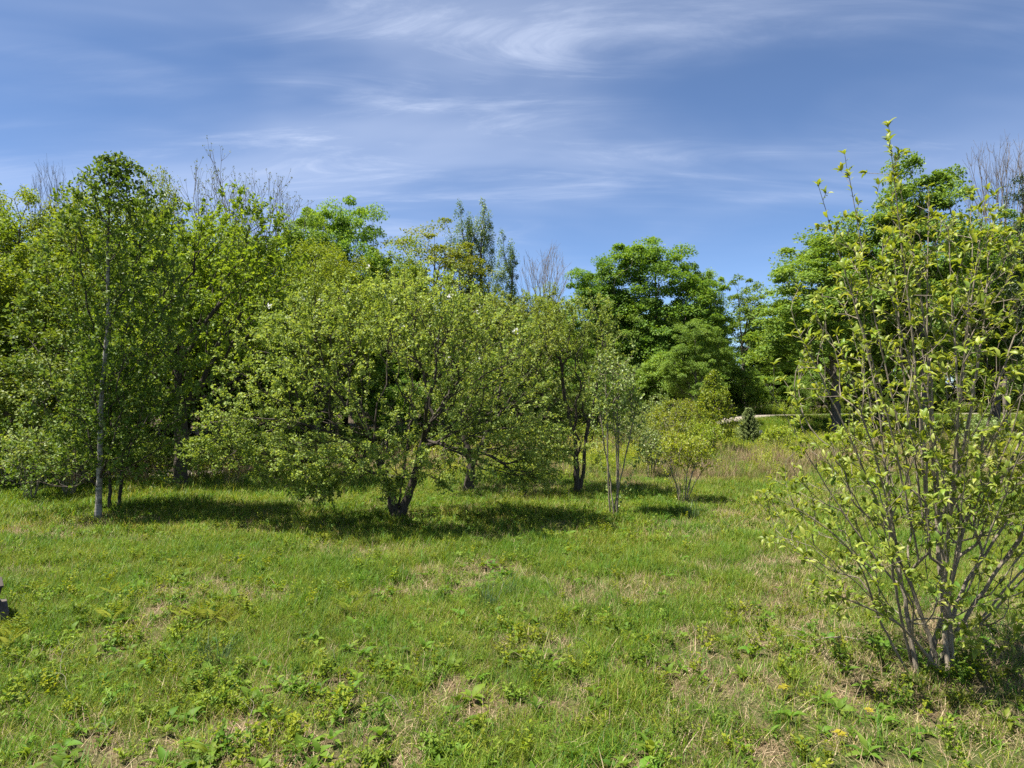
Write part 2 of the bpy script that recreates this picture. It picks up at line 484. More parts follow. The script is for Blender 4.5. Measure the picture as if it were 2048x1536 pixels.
# ------------------------------------------------------------------ tree growing
def grow(seeds, targets, bf=0.35, step=0.25, wig=0.06, up=0.0, rng=RNG, attach_min=0, ext=0.35):
    """joins target points to seed polylines one by one, each by the cheapest curved path"""
    cap = 4000 + sum(len(s) for s in seeds) * 12 + len(targets) * 14
    P = np.zeros((cap, 3)); D = np.zeros((cap, 3)); par = np.full(cap, -1, np.int64); path = np.zeros(cap); stem = np.zeros(cap, np.int64)
    ok = np.zeros(cap)
    n = 0

    def push(pt, pa, st):
        nonlocal n
        P[n] = pt; par[n] = pa; stem[n] = st
        if pa >= 0:
            d = P[n] - P[pa]; l = np.linalg.norm(d); path[n] = path[pa] + l; D[n] = d / max(l, 1e-9)
        else:
            D[n] = UP
        n += 1
        return n - 1
    for si, (pts, at) in enumerate(seeds):
        pts = np.asarray(pts, float)
        if len(pts) > 2:
            pts = catmull(pts, max(2, int(np.ceil(np.linalg.norm(np.diff(pts, axis=0), axis=1).mean() / step))))
        if at is None:
            last = push(pts[0], -1, si); pts = pts[1:]
        else:
            last = int(np.argmin(np.linalg.norm(P[:n] - pts[0], axis=1))); pts = pts[1:]
        for k, q in enumerate(pts):
            last = push(q + rng.normal(size=3) * wig * 0.35 * step, last, si if at is None else stem[last])
    base = P[0].copy()
    ok[:n] = np.where(P[:n, 2] < attach_min, 1e6, 0)
    T = np.asarray(targets, float)
    order = np.argsort(np.linalg.norm(T - base, axis=1) * (1 + 0.25 * rng.random(len(T))))
    for ti in order:
        t = T[ti]
        dv = t - P[:n]
        dist = np.sqrt((dv * dv).sum(1))
        cosb = (dv * D[:n]).sum(1) / np.maximum(dist, 1e-6)
        c = dist * (1.15 - ext * cosb) + bf * path[:n] + ok[:n]
        i = int(np.argmin(c)); Ld = dist[i]
        if Ld < 0.02:
            continue
        k = max(1, int(round(Ld / step)))
        C = P[i] + D[i] * Ld * 0.38 + np.array([0, 0, up * Ld])
        a = P[i].copy(); last = i; st = stem[i]
        for j in range(1, k + 1):
            s = j / k
            q = (1 - s) ** 2 * a + 2 * s * (1 - s) * C + s * s * t
            if j < k:
                q = q + rng.normal(size=3) * wig * Ld / k
            last = push(q, last, st)
            ok[last] = 1e6 if q[2] < attach_min else 0
        if n > cap - 60:
            break
    return P[:n].copy(), par[:n].copy(), stem[:n].copy()


def radii(P, par, r_tip, r_base):
    n = len(P)
    nch = np.bincount(par[par >= 0], minlength=n)
    cnt = np.where(nch == 0, 1.0, 0.0)
    for i in range(n - 1, 0, -1):
        if par[i] >= 0:
            cnt[par[i]] += cnt[i]
    roots = np.where(par < 0)[0]
    top = cnt[roots].max()
    p = math.log(max(top, 2)) / math.log(r_base / r_tip)
    r = r_tip * cnt ** (1 / p)
    return r, cnt


def tubes(mb, P, par, r, sel, ns, tint=0.5, flare=0.0):
    """tapered prisms along the chosen edges (each node to its parent)"""
    e = np.where(sel & (par >= 0))[0]
    if len(e) == 0:
        return
    n = len(P)
    tan = np.zeros((n, 3)); k = par >= 0
    tan[k] = unit(P[k] - P[par[k]]); tan[~k] = UP
    # main child = thickest
    main = np.full(n, -1); best = np.zeros(n)
    ch = np.where(k)[0]
    o = ch[np.argsort(r[ch])]
    main[par[o]] = o
    tn = tan.copy(); hm = main >= 0
    tn[hm] = unit(tan[hm] + tan[main[hm]])
    pa = par[e]
    is_main = main[pa] == e
    ta = np.where(is_main[:, None], tn[pa], tan[e])
    tb = tn[e]
    ra = np.where(is_main, r[pa], np.minimum(r[pa], r[e] * 1.25))
    rb = r[e]

    def frame(t):
        ref = np.where(np.abs(t[:, [0]]) > 0.93, np.array([[0, 1.0, 0]]), np.array([[1.0, 0, 0]]))
        u = unit(np.cross(ref, t)); return u, np.cross(t, u)
    ang = np.arange(ns) * 2 * math.pi / ns
    c, s = np.cos(ang), np.sin(ang)

    def ring(p, t, rad):
        u, v = frame(t)
        return p[:, None, :] + rad[:, None, None] * (u[:, None, :] * c[None, :, None] + v[:, None, :] * s[None, :, None])
    A = ring(P[pa], ta, ra); B = ring(P[e], tb, rb)
    V = np.concatenate([A, B], 1)
    m = len(e)
    b = (np.arange(m) * 2 * ns)[:, None]
    j = np.arange(ns)[None, :]; j2 = (j + 1) % ns
    F = np.stack([b + j, b + j2, b + ns + j2, b + ns + j], -1).reshape(-1, 4)
    mb.add(V, F, tint)


# leaf outlines: x across, y along, z fold
LEAF2 = (np.array([(0, 0, 0), (-0.36, 0.45, 0.10), (0, 1, -0.06), (0.36, 0.45, 0.10)]), np.array([(0, 2, 1), (0, 3, 2)]))
LEAFN = (np.array([(0, 0, 0), (0, .32, .05), (0, .68, .02), (0, 1, -.12), (-.20, .20, .09), (-.27, .50, .13), (-.15, .80, .03), (.20, .20, .09), (.27, .50, .13), (.15, .80, .03)]),
         np.array([(0, 1, 4), (1, 5, 4), (1, 2, 5), (2, 6, 5), (2, 3, 6), (0, 7, 1), (1, 7, 8), (1, 8, 2), (2, 8, 9), (2, 9, 3)]))
LEAFS = (LEAFN[0] * np.array([.74, 1, 1.1]), LEAFN[1])
LEAFM = (np.array([(0, 0, 0), (-.5, .35, .08), (-.22, .55, .02), (0, 1, -.1), (.22, .55, .02), (.5, .35, .08)]), np.array([(0, 2, 1), (0, 3, 2), (0, 4, 3), (0, 5, 4)]))


def leaf_frames(d, nrm):
    y = unit(d); x = unit(np.cross(y, nrm)); z = np.cross(x, y)
    return x, y, z


def leaves(mb, pos, d, nrm, size, tint, shape=LEAF2, mat=0):
    V0, F0 = shape
    x, y, z = leaf_frames(d, nrm)
    s = np.broadcast_to(np.asarray(size, float), (len(pos),))[:, None, None]
    V = pos[:, None, :] + s * (V0[None, :, [0]] * x[:, None, :] + V0[None, :, [1]] * y[:, None, :] + V0[None, :, [2]] * z[:, None, :])
    k = len(V0)
    F = (np.arange(len(pos)) * k)[:, None, None] + F0[None]
    mb.add(V, F.reshape(-1, F0.shape[1]), np.repeat(np.broadcast_to(tint, (len(pos),)), k), mat)


def twig_leaf_points(P, par, cnt, kmax, per_m, rng, spread, whorl=1):
    e = np.where((par >= 0) & (cnt <= kmax))[0]
    Lg = np.linalg.norm(P[e] - P[par[e]], axis=1)
    w = per_m * Lg * np.where(cnt[e] <= 1, 1.0, 0.55)
    k = rng.poisson(w)
    idx = np.repeat(e, k)
    t = rng.random(len(idx))
    q = P[par[idx]] * (1 - t)[:, None] + P[idx] * t[:, None]
    dirn = unit(P[idx] - P[par[idx]])
    if whorl > 1:
        q = np.repeat(q, whorl, 0); dirn = np.repeat(dirn, whorl, 0)
    q = q + rsphere(len(q), rng) * spread * rng.random((len(q), 1)) ** .5
    return q, dirn


def crown_points(n, blobs, rng, shell=0.45):
    """points through a union of ellipsoids (cx,cy,cz,rx,ry,rz), denser towards their skins"""
    B = np.array(blobs, float)
    w = (B[:, 3] * B[:, 4] * B[:, 5]) ** 0.7
    k = rng.choice(len(B), n, p=w / w.sum())
    u = rsphere(n, rng) * (rng.random((n, 1)) ** (1 / 3.0 * (1 - shell) + 0.02))
    return B[k, :3] + u * B[k, 3:6]


def lumpy(rng, c, r, n=9, k=0.42, zmin=-0.5):
    """a main ellipsoid with smaller lobes round its skin"""
    out = [(*c, r[0] * 0.74, r[1] * 0.74, r[2] * 0.78)]
    c = np.array(c); r = np.array(r)
    for i in range(n):
        d = rsphere(1, rng)[0]
        if d[2] < zmin:
            d[2] = -d[2]
        s = k * (0.7 + 0.6 * rng.random())
        out.append((*(c + d * r * (1 - s * 0.75)), *(r * s)))
    return out


def wood_parts(root, P, par, r, mat, thick, min_r=0.0):
    """the trunk with its main limbs, and the thin branches, each as one part"""
    mb = MB()
    tubes(mb, P, par, r, r >= max(thick * 2.2, 0.05), 9)
    tubes(mb, P, par, r, (r >= thick) & (r < max(thick * 2.2, 0.05)), 6)
    if mb.n:
        obj('trunk', mb.mesh('trunk', mat, True), root)
    mb = MB()
    tubes(mb, P, par, r, (r < thick) & (r >= thick * 0.4), 4)
    tubes(mb, P, par, r, (r < thick * 0.4) & (r >= min_r), 3)
    if mb.n:
        obj('branches', mb.mesh('branches', mat, True), root)


def flare_base(P, par, r, h=0.35, k=0.5):
    return r * (1 + k * np.exp(-np.maximum(P[:, 2], 0) / (h * 0.4)))


def clump_tint(q, rng, scale=1.6, amt=0.22):
    """each leaf its own tint, neighbours on a bough alike"""
    return np.clip(0.5 + amt * 2 * (vnoise(q[:, 0] + q[:, 2] * 0.6, q[:, 1] - q[:, 2] * 0.8, scale, 31) - 0.5) + rng.normal(size=len(q)) * 0.20, 0, 1)


# ---- a leafy broadleaf tree with foliage in flat sprays (maples)
def spray_tree(name, label, cat, seed, H, R, trunk_h, r_base, leaf, bark, n_pad=330, per_pad=115, pad=(0.55, 0.17), lsize=0.11, lobes=12, group=None, shape='round', zlow=None):
    rng = np.random.default_rng(seed)
    root = thing(name, label, cat, group=group)
    zc = (H + trunk_h) / 2
    rz = (H - trunk_h) / 2
    if shape == 'round':
        blobs = lumpy(rng, (0, 0, zc), (R, R, rz), lobes, 0.42, -0.8)
    elif shape == 'column':
        blobs = lumpy(rng, (0, 0, zc), (R, R, rz), lobes, 0.33, -0.9)
    else:
        blobs = lumpy(rng, (0, 0, zc + rz * 0.25), (R * 0.8, R * 0.8, rz * 0.72), lobes, 0.4, -0.8) + lumpy(rng, (0, 0, zc - rz * 0.35), (R, R, rz * 0.55), lobes // 2, 0.4, -0.9)
    T = crown_points(n_pad, blobs, rng, 0.5)
    T = T[T[:, 2] > trunk_h * 0.75]
    lean = rng.normal(size=2) * 0.03 * H
    seeds = [([(0, 0, 0), (lean[0] * .3, lean[1] * .3, H * .25), (lean[0] * .5, lean[1] * .5, H * .5), (lean[0], lean[1], H * 0.86)], None)]
    P, par, st = grow(seeds, T, 0.42, 0.5, 0.10, 0.10, rng, trunk_h * 0.7)
    r, cnt = radii(P, par, 0.008, r_base)
    r = flare_base(P, par, r, 0.8)
    wood_parts(root, P, par, r, bark, 0.035, 0.006)
    # leaf sprays at the branch ends
    nch = np.bincount(par[par >= 0], minlength=len(P))
    tips = np.where(nch == 0)[0]
    per = max(8, int(per_pad * len(T) / len(tips)))
    k = rng.poisson(per, len(tips))
    idx = np.repeat(tips, k)
    sz = (0.45 + 0.95 * rng.random(len(tips)))[np.repeat(np.arange(len(tips)), k)]
    disk = rsphere(len(idx), rng) * (rng.random((len(idx), 1)) ** .42) * np.array([pad[0], pad[0], pad[1] * 1.35]) * sz[:, None]
    out = unit(P[idx] * np.array([1, 1, 0]) + 1e-3)
    disk[:, 2] -= 0.30 * np.abs((disk * out).sum(1))            # sprays droop outwards
    q = P[idx] + disk
    d = unit(out * 0.7 + rsphere(len(q), rng) * 0.8 + np.array([0, 0, -0.25]))
    nm = unit(UP * 0.55 + SUNV * 0.5 + rsphere(len(q), rng) * 0.75 + unit(P[idx] - np.array([0, 0, zc * .8])) * 0.6)
    t = clump_tint(q, rng, 0.9)
    mb = MB(); leaves(mb, q, d, nm, lsize * (0.65 + 0.6 * rng.random(len(q))), t, LEAFM if lsize > 0.1 else LEAF2)
    obj('crown', mb.mesh('crown', leaf), root)
    return root


# ---- a tree with loose fine foliage along its twigs (apple, birch, willow-like shrubs)
def twig_tree(name, label, cat, seed, seeds, T, r_tip, r_base, leaf, bark, per_m, lsize, kmax=4, bf=0.4, step=0.2, wig=0.12, up=0.08, spread=0.10, thick=0.03, attach_min=0.3, upb=0.6, group=None, whorl=2, shape=LEAF2, loc=(0, 0, 0), rz=0, min_r=0.0, trunk_mat=None):
    rng = np.random.default_rng(seed)
    root = thing(name, label, cat, loc, rz, 1.0, group)
    P, par, st = grow(seeds, T, bf, step, wig, up, rng, attach_min)
    r, cnt = radii(P, par, r_tip, r_base)
    r = flare_base(P, par, r, 0.4, 0.4)
    wood_parts(root, P, par, r, bark, thick, min_r)
    if trunk_mat:
        for ch in root.children:
            if ch.name.startswith('trunk'):
                ch.data.materials[0] = trunk_mat
    q, dr = twig_leaf_points(P, par, cnt, kmax, per_m, rng, spread, whorl)
    d = unit(dr * 0.5 + rsphere(len(q), rng) * 0.9 + UP * 0.1)
    nm = unit(UP * upb * .7 + SUNV * .7 + rsphere(len(q), rng) * .85)
    t = clump_tint(q, rng)
    mb = MB(); leaves(mb, q, d, nm, lsize * (0.6 + 0.7 * rng.random(len(q))), t, shape)
    cr = obj('crown', mb.mesh('crown', leaf), root)
    return root, P, par, r, cnt, q


def bare_tree(name, label, cat, seed, H, R, trunk_h, r_base, n, group=None, buds=True, fan=1.0):
    rng = np.random.default_rng(seed)
    root = thing(name, label, cat, group=group)
    zc, rz = (H + trunk_h) / 2, (H - trunk_h) / 2
    T = crown_points(n, lumpy(rng, (0, 0, zc), (R, R, rz), 8, 0.45, -0.3), rng, 0.5)
    seeds = [([(0, 0, 0), (0.1, 0, trunk_h), (0.0, 0.1, trunk_h + rz * .9)], None)]
    P, par, st = grow(seeds, T, 0.50, 0.30, 0.06, -0.05, rng, trunk_h * 0.8, 0.6)
    # every end splits into a few upright twigs
    nch = np.bincount(par[par >= 0], minlength=len(P))
    tips = np.where(nch == 0)[0]
    pp, qq = [P], [par]; n0 = len(P)
    for k in range(4):
        dd = unit(unit(P[tips] - P[par[tips]]) + rng.normal(size=(len(tips), 3)) * 0.45 + UP * 0.25)
        ln = (0.25 + 0.45 * rng.random(len(tips)))[:, None]
        a = P[tips] + dd * ln * 0.5; b = a + unit(dd + UP * 0.3) * ln * 0.5
        pp += [a, b]; qq += [tips, np.arange(n0, n0 + len(tips))]; n0 += 2 * len(tips)
    P = np.concatenate(pp); par = np.concatenate(qq)
    n_ = len(P); r_tip = 0.0042
    nch = np.bincount(par[par >= 0], minlength=n_)
    r, cnt = radii_any(P, par, r_tip, r_base)
    wood_parts(root, P, par, r, M['bark_twig'], 0.03)
    if buds:
        tips = np.where(nch == 0)[0]
        idx = np.repeat(tips, 3)
        q = P[idx] + rsphere(len(idx), rng) * 0.04
        mb = MB(); leaves(mb, q, unit(UP + rsphere(len(q), rng) * 0.7), rsphere(len(q), rng), 0.05 * (0.5 + rng.random(len(q))), rng.random(len(q)), LEAF2)
        obj('buds', mb.mesh('buds', M['bud']), root)
    return root


def radii_any(P, par, r_tip, r_base):
    """as radii(), for nodes in any order"""
    n = len(P)
    nch = np.bincount(par[par >= 0], minlength=n)
    cnt = np.where(nch == 0, 1.0, 0.0)
    left = nch.copy(); stack = list(np.where(nch == 0)[0])
    while stack:
        i = stack.pop(); p = par[i]
        if p >= 0:
            cnt[p] += cnt[i]; left[p] -= 1
            if left[p] == 0:
                stack.append(p)
    pw = math.log(max(cnt.max(), 2)) / math.log(r_base / r_tip)
    return r_tip * cnt ** (1 / pw), cnt


# ------------------------------------------------------------------ the trees of the meadow
def at(px, y):
    """ground point seen at pixel column px, row y"""
    d = DY(y)
    x = PX(px, d)
    return (x, d, gz(x, d))


def build_apple():
    rng = np.random.default_rng(11)
    loc = at(795, 1036)
    seeds = [
        ([(0, 0, -.1), (-.10, 0, .35), (-.24, .05, .8), (-.50, .15, 1.4), (-.75, .25, 2.1), (-1.15, .25, 3.0)], None),
        ([(.02, .02, 0), (.16, -.03, .3), (.34, -.05, .85), (.52, -.2, 1.5), (.95, -.25, 2.2), (1.6, -.3, 3.1)], 0),
        ([(0, .05, .1), (.06, .35, .8), (.1, .8, 1.7), (.15, 1.0, 3.2)], 0),
        ([(-.35, .1, 1.0), (-1.0, -.3, 1.45), (-2.0, -.7, 1.75), (-3.1, -.8, 1.65)], 0),
        ([(-.62, .2, 1.7), (-1.5, .6, 2.3), (-2.6, .9, 2.8)], 0),
        ([(.45, -.1, 1.2), (1.3, .3, 1.6), (2.3, .5, 1.7), (3.0, .5, 1.4)], 0),
        ([(.5, -.2, 1.4), (.6, -1.0, 1.9), (.7, -1.9, 2.2)], 0),
        ([(-.4, .1, 1.2), (-.5, -.9, 1.7), (-.6, -1.8, 1.9)], 0),
        ([(-.45, .1, 1.25), (-1.0, -.4, 1.35), (-1.6, -.6, 1.15), (-1.95, -.7, .8)], 0),
    ]
    blobs = lumpy(rng, (-.15, -.6, 2.55), (2.65, 1.9, 1.72), 14, .40, -.45) + [(-2.0, -.5, 1.75, 1.35, 1.1, .8), (1.8, -.4, 1.7, 1.1, 1.0, .75)]
    T = crown_points(2300, blobs, rng, .30)
    T = T[T[:, 2] > 1.0 + .5 * vnoise(T[:, 0], T[:, 1], 1.1, 3)]
    side = []
    for (cx, cy, cz, rx, ry, rz_, n) in [(-2.45, -.5, 1.35, 1.1, 1.0, .62, 360), (-1.6, -.7, .95, .75, .6, .45, 170), (-.6, -1.2, 1.1, .6, .5, .4, 110),
                                         (1.9, -.2, 1.35, 1.3, 1.0, .6, 330), (2.3, -.4, .8, .7, .5, .3, 100), (.1, -.9, .55, .35, .3, .25, 28), (1.0, -1.3, 1.0, .8, .5, .42, 130), (.2, -1.7, 1.25, .8, .5, .4, 120), (-.9, -1.6, 1.15, .8, .5, .4, 120), (2.6, -.6, 1.2, .8, .6, .45, 120), (-1.1, -1.0, .5, .45, .3, .2, 36)]:
        side.append(np.array([cx, cy, cz]) + rsphere(n, rng) * rng.random((n, 1)) ** .5 * np.array([rx, ry, rz_]))
    T = np.concatenate([T] + side)
    T = T[T[:, 2] > .22]
    root, P, par, r, cnt, q = twig_tree('apple_tree', 'broad low apple tree with dark forked trunk and drooping sprays', 'apple tree', 12,
                                        seeds, T, .0028, .105, M['apple'], M['bark_dark'], 19, .047, 3, .32, .17, .13, .06, .055, .028, .78, .7, loc=loc, whorl=6)
    tip = q[rng.choice(np.where(q[:, 2] > 2.6)[0], 26)]
    mb = MB()
    for c in tip:
        k = 10
        leaves(mb, c + rsphere(k, rng) * .035, unit(UP + rsphere(k, rng)), rsphere(k, rng), .04, rng.random(k))
    obj('blossom', mb.mesh('blossom', M['petal']), root)
    # a second, half hidden behind it
    rng = np.random.default_rng(21)
    loc = at(936, 985)
    seeds = [([(0, 0, -.1), (.05, 0, .6), (-.1, .1, 1.3), (-.3, .1, 2.3), (-.5, .2, 3.3)], None),
             ([(.05, 0, .5), (.4, -.1, 1.2), (.9, -.1, 2.0), (1.6, 0, 3.0)], 0),
             ([(-.05, .1, 1.0), (-.9, .2, 1.7), (-1.9, .3, 2.3)], 0), ([(.3, 0, 1.0), (1.2, -.4, 1.5), (2.1, -.5, 1.6)], 0)]
    T = crown_points(1500, lumpy(rng, (.3, 0, 2.9), (2.6, 2.0, 1.75), 12, .4, -.4), rng, .35)
    T = T[T[:, 2] > 1.1]
    n = 140
    T = np.concatenate([T, np.array([1.5, -.4, 1.0]) + rsphere(n, rng) * rng.random((n, 1)) ** .5 * np.array([.9, .6, .5])])
    T = T[T[:, 2] > .3]
    twig_tree('apple_tree', 'apple tree with a single dark trunk half hidden behind the broad one', 'apple tree', 22,
              seeds, T, .003, .10, M['apple'], M['bark_dark'], 14, .052, 3, .34, .2, .13, .06, .05, .028, .5, .7, loc=loc, whorl=6)
    # small apple with twin stems
    rng = np.random.default_rng(31)
    loc = at(1155, 987)
    seeds = [([(0, 0, -.1), (-.03, 0, .5), (-.05, .05, 1.1), (-.25, .1, 2.0), (-.4, .1, 3.2)], None),
             ([(.03, 0, 0), (.13, 0, .5), (.18, 0, 1.2), (.4, 0, 2.2), (.55, .1, 3.3)], 0),
             ([(.1, 0, .3), (.3, -.1, .55), (.5, -.1, .9)], 0)]
    T = crown_points(1150, lumpy(rng, (-.1, 0, 2.7), (1.35, 1.3, 1.6), 10, .45, -.6), rng, .3)
    n = 130
    T = np.concatenate([T, np.array([-.7, -.3, 1.2]) + rsphere(n, rng) * rng.random((n, 1)) ** .5 * np.array([.9, .6, .45])])
    T = T[T[:, 2] > .75]
    twig_tree('apple_tree', 'small apple tree with twin dark stems beside the tall pale shrub', 'apple tree', 32,
              seeds, T, .003, .075, M['apple'], M['bark_dark'], 14, .050, 3, .34, .2, .12, .08, .05, .025, .6, .7, loc=loc, whorl=6)


def build_birch():
    rng = np.random.default_rng(41)
    loc = at(197, 1036)
    seeds = [([(0, 0, -.1), (.03, 0, 1.0), (.04, .03, 2.2), (.14, .03, 3.4), (.12, .05, 4.6), (.16, .05, 6.2)], None)]
    T = []
    for k in range(1900):
        z = .7 + 5.6 * rng.random() ** .9
        rr = np.interp(z, [.6, 1.3, 3, 4.5, 5.6, 6.4], [1.1, 1.65, 1.65, 1.35, .85, .12]) * rng.random() ** .6
        a = rng.random() * 6.283
        T.append((.1 + rr * math.cos(a) * (1 + .25 * math.sin(3 * a + z)), .25 + .72 * rr * math.sin(a), z + .3 * rr))
    for k in range(130):
        T.append((.05 + .3 * rng.normal(), -.28 + .15 * rng.normal(), .8 + 3.2 * rng.random()))
    for k in range(260):
        a = rng.random() * 6.283; rr = 1.75 * rng.random() ** .6
        T.append((-.15 + rr * math.cos(a), .2 + .6 * rr * math.sin(a), .55 + 1.3 * rng.random()))
    root, P, par, r, cnt, q = twig_tree('birch_tree', 'slender birch with a white trunk and glossy green leaves', 'birch tree', 42,
                                        seeds, np.array(T), .0026, .050, M['birch'], M['bark_dark'], 16, .066, 3, .36, .2, .08, .10, .07, .022, .5, .55,
                                        loc=loc, trunk_mat=M['birch_bark'], whorl=4)
    # two thin dark saplings at its foot
    for i, (px, lab) in enumerate([(222, 'thin dark sapling right beside the white birch trunk'), (241, 'thin leaning sapling a little right of the white birch trunk')]):
        rng = np.random.default_rng(50 + i)
        l2 = at(px, 1018 - 4 * i)
        seeds = [([(0, 0, -.05), (.05 * (i - .5), 0, .8), (.12 * (i - .3), .05, 1.9), (.25 * (i - .3), 0, 3.2)], None)]
        T = crown_points(330, lumpy(rng, (.1 * i, 0, 1.9), (1.0, .9, 1.3), 6, .4, -.9), rng, .3)
        twig_tree('sapling', lab, 'sapling', 60 + i, seeds, T, .003, .028, M['birch'], M['bark_dark'], 26, .07, 3, .4, .2, .1, .1, .1, .02, .6, .5, loc=l2)


def build_limb_tree():
    """the big loose tree behind the birch, dark trunk, heavy limb reaching right"""
    rng = np.random.default_rng(71)
    d = 16.0
    loc = (PX(362, d), d, gz(PX(362, d), d))
    seeds = [([(0, 0, -.1), (0, 0, 1.5), (-.15, 0, 3.0), (-.45, 0, 4.2), (-.5, .1, 5.4), (-.2, .1, 6.6)], None),
             ([(-.1, 0, 2.6), (.5, -.1, 3.6), (1.2, -.2, 4.4), (2.1, -.3, 4.9), (3.2, -.3, 5.3)], 0),
             ([(-.4, 0, 4.0), (.2, .1, 4.9), (.9, .2, 5.7), (1.4, .2, 6.4)], 0),
             ([(-.2, 0, 3.2), (-1.1, .2, 4.3), (-2.0, .3, 5.2)], 0)]
    T = crown_points(2300, lumpy(rng, (.45, 0, 4.1), (2.9, 2.0, 2.7), 12, .4, -.7), rng, .35)
    T = T[T[:, 2] > 1.25]
    twig_tree('shade_tree', 'loose yellow green tree with dark trunk and heavy limb behind the birch', 'tree', 72,
              seeds, T, .0038, .15, M['olive'], M['bark_dark'], 11, .085, 3, .36, .26, .12, .1, .08, .035, 1.2, .6, loc=loc, whorl=5)


def build_mid_shrubs():
    # tall pale multi-stem shrub
    rng = np.random.default_rng(81)
    loc = at(1226, 1034)
    seeds = []
    ends = [(-.38, .1, 1.9), (-.16, -.1, 2.7), (.02, .05, 2.95), (.12, .1, 2.6), (.42, -.05, 2.2), (.62, .1, 1.5), (-.25, .2, 2.3)]
    for i, e in enumerate(ends):
        b = rng.normal(size=2) * .05
        seeds.append(([(b[0], b[1], -.05), (b[0] + e[0] * .35, b[1] + e[1] * .4, e[2] * .3), (e[0] * .7, e[1] * .7, e[2] * .65), e], None))
    T = crown_points(480, lumpy(rng, (.05, 0, 2.0), (.52, .5, .98), 9, .42, -.8), rng, .25)
    T = np.concatenate([T, [(-.3, 0, 2.9), (.35, 0, 3.0), (.15, 0, 3.15), (.5, 0, 2.6)]])
    T = T[T[:, 2] > .75]
    root, *_ = multi_stem('tall_shrub', 'tall pale leaved shrub with several bare leaning stems', 'shrub', 82, seeds, T, .0028, .017, M['pale'], M['bark_shrub'], 30, .06, loc)
    # round lime shrub
    rng = np.random.default_rng(91)
    loc = at(1366, 1008)
    seeds = []
    for i in range(13):
        a = i * 2.4; s = .25 + .3 * rng.random()
        e = (math.cos(a) * s * 1.2, math.sin(a) * s, .75 + .5 * rng.random())
        seeds.append(([(math.cos(a) * .06, math.sin(a) * .06, -.03), (e[0] * .45, e[1] * .45, e[2] * .5), e], None))
    T = crown_points(420, lumpy(rng, (0, 0, .95), (.62, .6, .42), 9, .45, -.5), rng, .25)
    T = T[T[:, 2] > .45]
    multi_stem('round_shrub', 'round yellow green shrub with a fan of thin stems', 'shrub', 92, seeds, T, .0025, .012, M['lime'], M['bark_shrub'], 38, .05, loc)
    # a sprawl of small bushes between meadow and road: (px, base row, height, radius, leaf, label)
    bl = [(1300, 955, 1.15, .55, 'pale', 'low pale bush behind the tall pale shrub'),
          (1345, 925, 1.9, .95, 'lime', 'yellow green bush behind the round shrub'),
          (1395, 915, 1.3, .9, 'lime', 'wide lime bush at the foot of the cone shaped tree'),
          (1315, 905, 2.1, .7, 'pale', 'grey green bush in front of the dark maples'),
          (60, 1000, 1.5, .9, 'pale', 'leafy bush under the trees at the left edge of the meadow'),
          (140, 992, 1.7, 1.0, 'birch', 'dark green bush left of the white birch trunk'),
          (300, 965, 1.2, .8, 'birch', 'low dark bush in the shade behind the saplings'),
          (20, 978, 1.6, 1.0, 'olive', 'yellow green bush on the verge at the far left'),
          (175, 972, 1.3, 1.1, 'birch', 'low green bush behind the foot of the white birch'),
          (372, 962, 1.1, 1.0, 'birch', 'low dark bush at the foot of the loose yellow green tree'),
          (455, 955, 1.0, 1.0, 'apple', 'low olive bush behind the left apple boughs'),
          (560, 948, .9, .9, 'pale', 'low pale bush right of the olive bush behind the apple boughs'),
          (655, 935, 1.0, .8, 'apple', 'small bush seen between the drooping apple boughs'),
          (1245, 905, 1.5, .9, 'pale', 'pale bush behind the stems of the tall pale shrub'),
          (1285, 890, 1.7, 1.0, 'apple', 'olive bush on the verge behind the tall pale shrub'),
          (1372, 880, 1.6, 1.0, 'lime', 'lime green bush on the verge left of the cone shaped tree'),
          (1420, 876, 1.1, .9, 'weed', 'low green bush on the verge behind the cone shaped tree'),
          (1560, 905, 1.0, .8, 'lime', 'yellow green thicket behind the near shrub, left side'),
          (1700, 912, 1.1, .9, 'lime', 'yellow green thicket seen through the near shrub stems'),
          (1960, 915, 1.3, 1.0, 'pale', 'pale bush far behind the near shrub, right side')]
    for i, (px, y, h, rad, lf, lab) in enumerate(bl):
        rng = np.random.default_rng(100 + i)
        loc = at(px, y)
        seeds = []
        for k in range(9):
            a = k * 2.4; s = rad * (.3 + .5 * rng.random())
            e = (math.cos(a) * s, math.sin(a) * s, h * (.6 + .35 * rng.random()))
            seeds.append(([(math.cos(a) * .06, math.sin(a) * .06, -.03), (e[0] * .4, e[1] * .4, e[2] * .5), e], None))
        T = crown_points(330, lumpy(rng, (0, 0, h * .58), (rad, rad, h * .44), 9, .45, -.7), rng, .2)
        T = T[T[:, 2] > .15]
        multi_stem('bush', lab, 'bush', 120 + i, seeds, T, .003, .014, M[lf], M['bark_shrub'], 32, .06, loc, 'bushes')
    # cone shaped young tree
    rng = np.random.default_rng(131)
    loc = at(1428, 908)
    T = []
    for k in range(520):
        z = .35 + 2.55 * rng.random()
        rr = np.interp(z, [.2, .7, 1.4, 2.3, 2.9], [.6, 1.0, .78, .38, .06]) * rng.random() ** .5
        a = rng.random() * 6.283
        rr *= .55 + .9 * float(vnoise(a * 1.2, z * 1.6, 1.0, 77))
        T.append((rr * math.cos(a), rr * math.sin(a), z + .35 * rr))
    twig_tree('cone_tree', 'bright green cone shaped young tree in front of the road', 'tree', 132,
              [([(0, 0, -.05), (0, 0, 1.2), (.03, 0, 2.75)], None)], np.array(T), .003, .05, M['lime'], M['bark_dark'], 26, .075, 3, .4, .2, .08, .2, .09, .02, .2, .4, loc=loc)


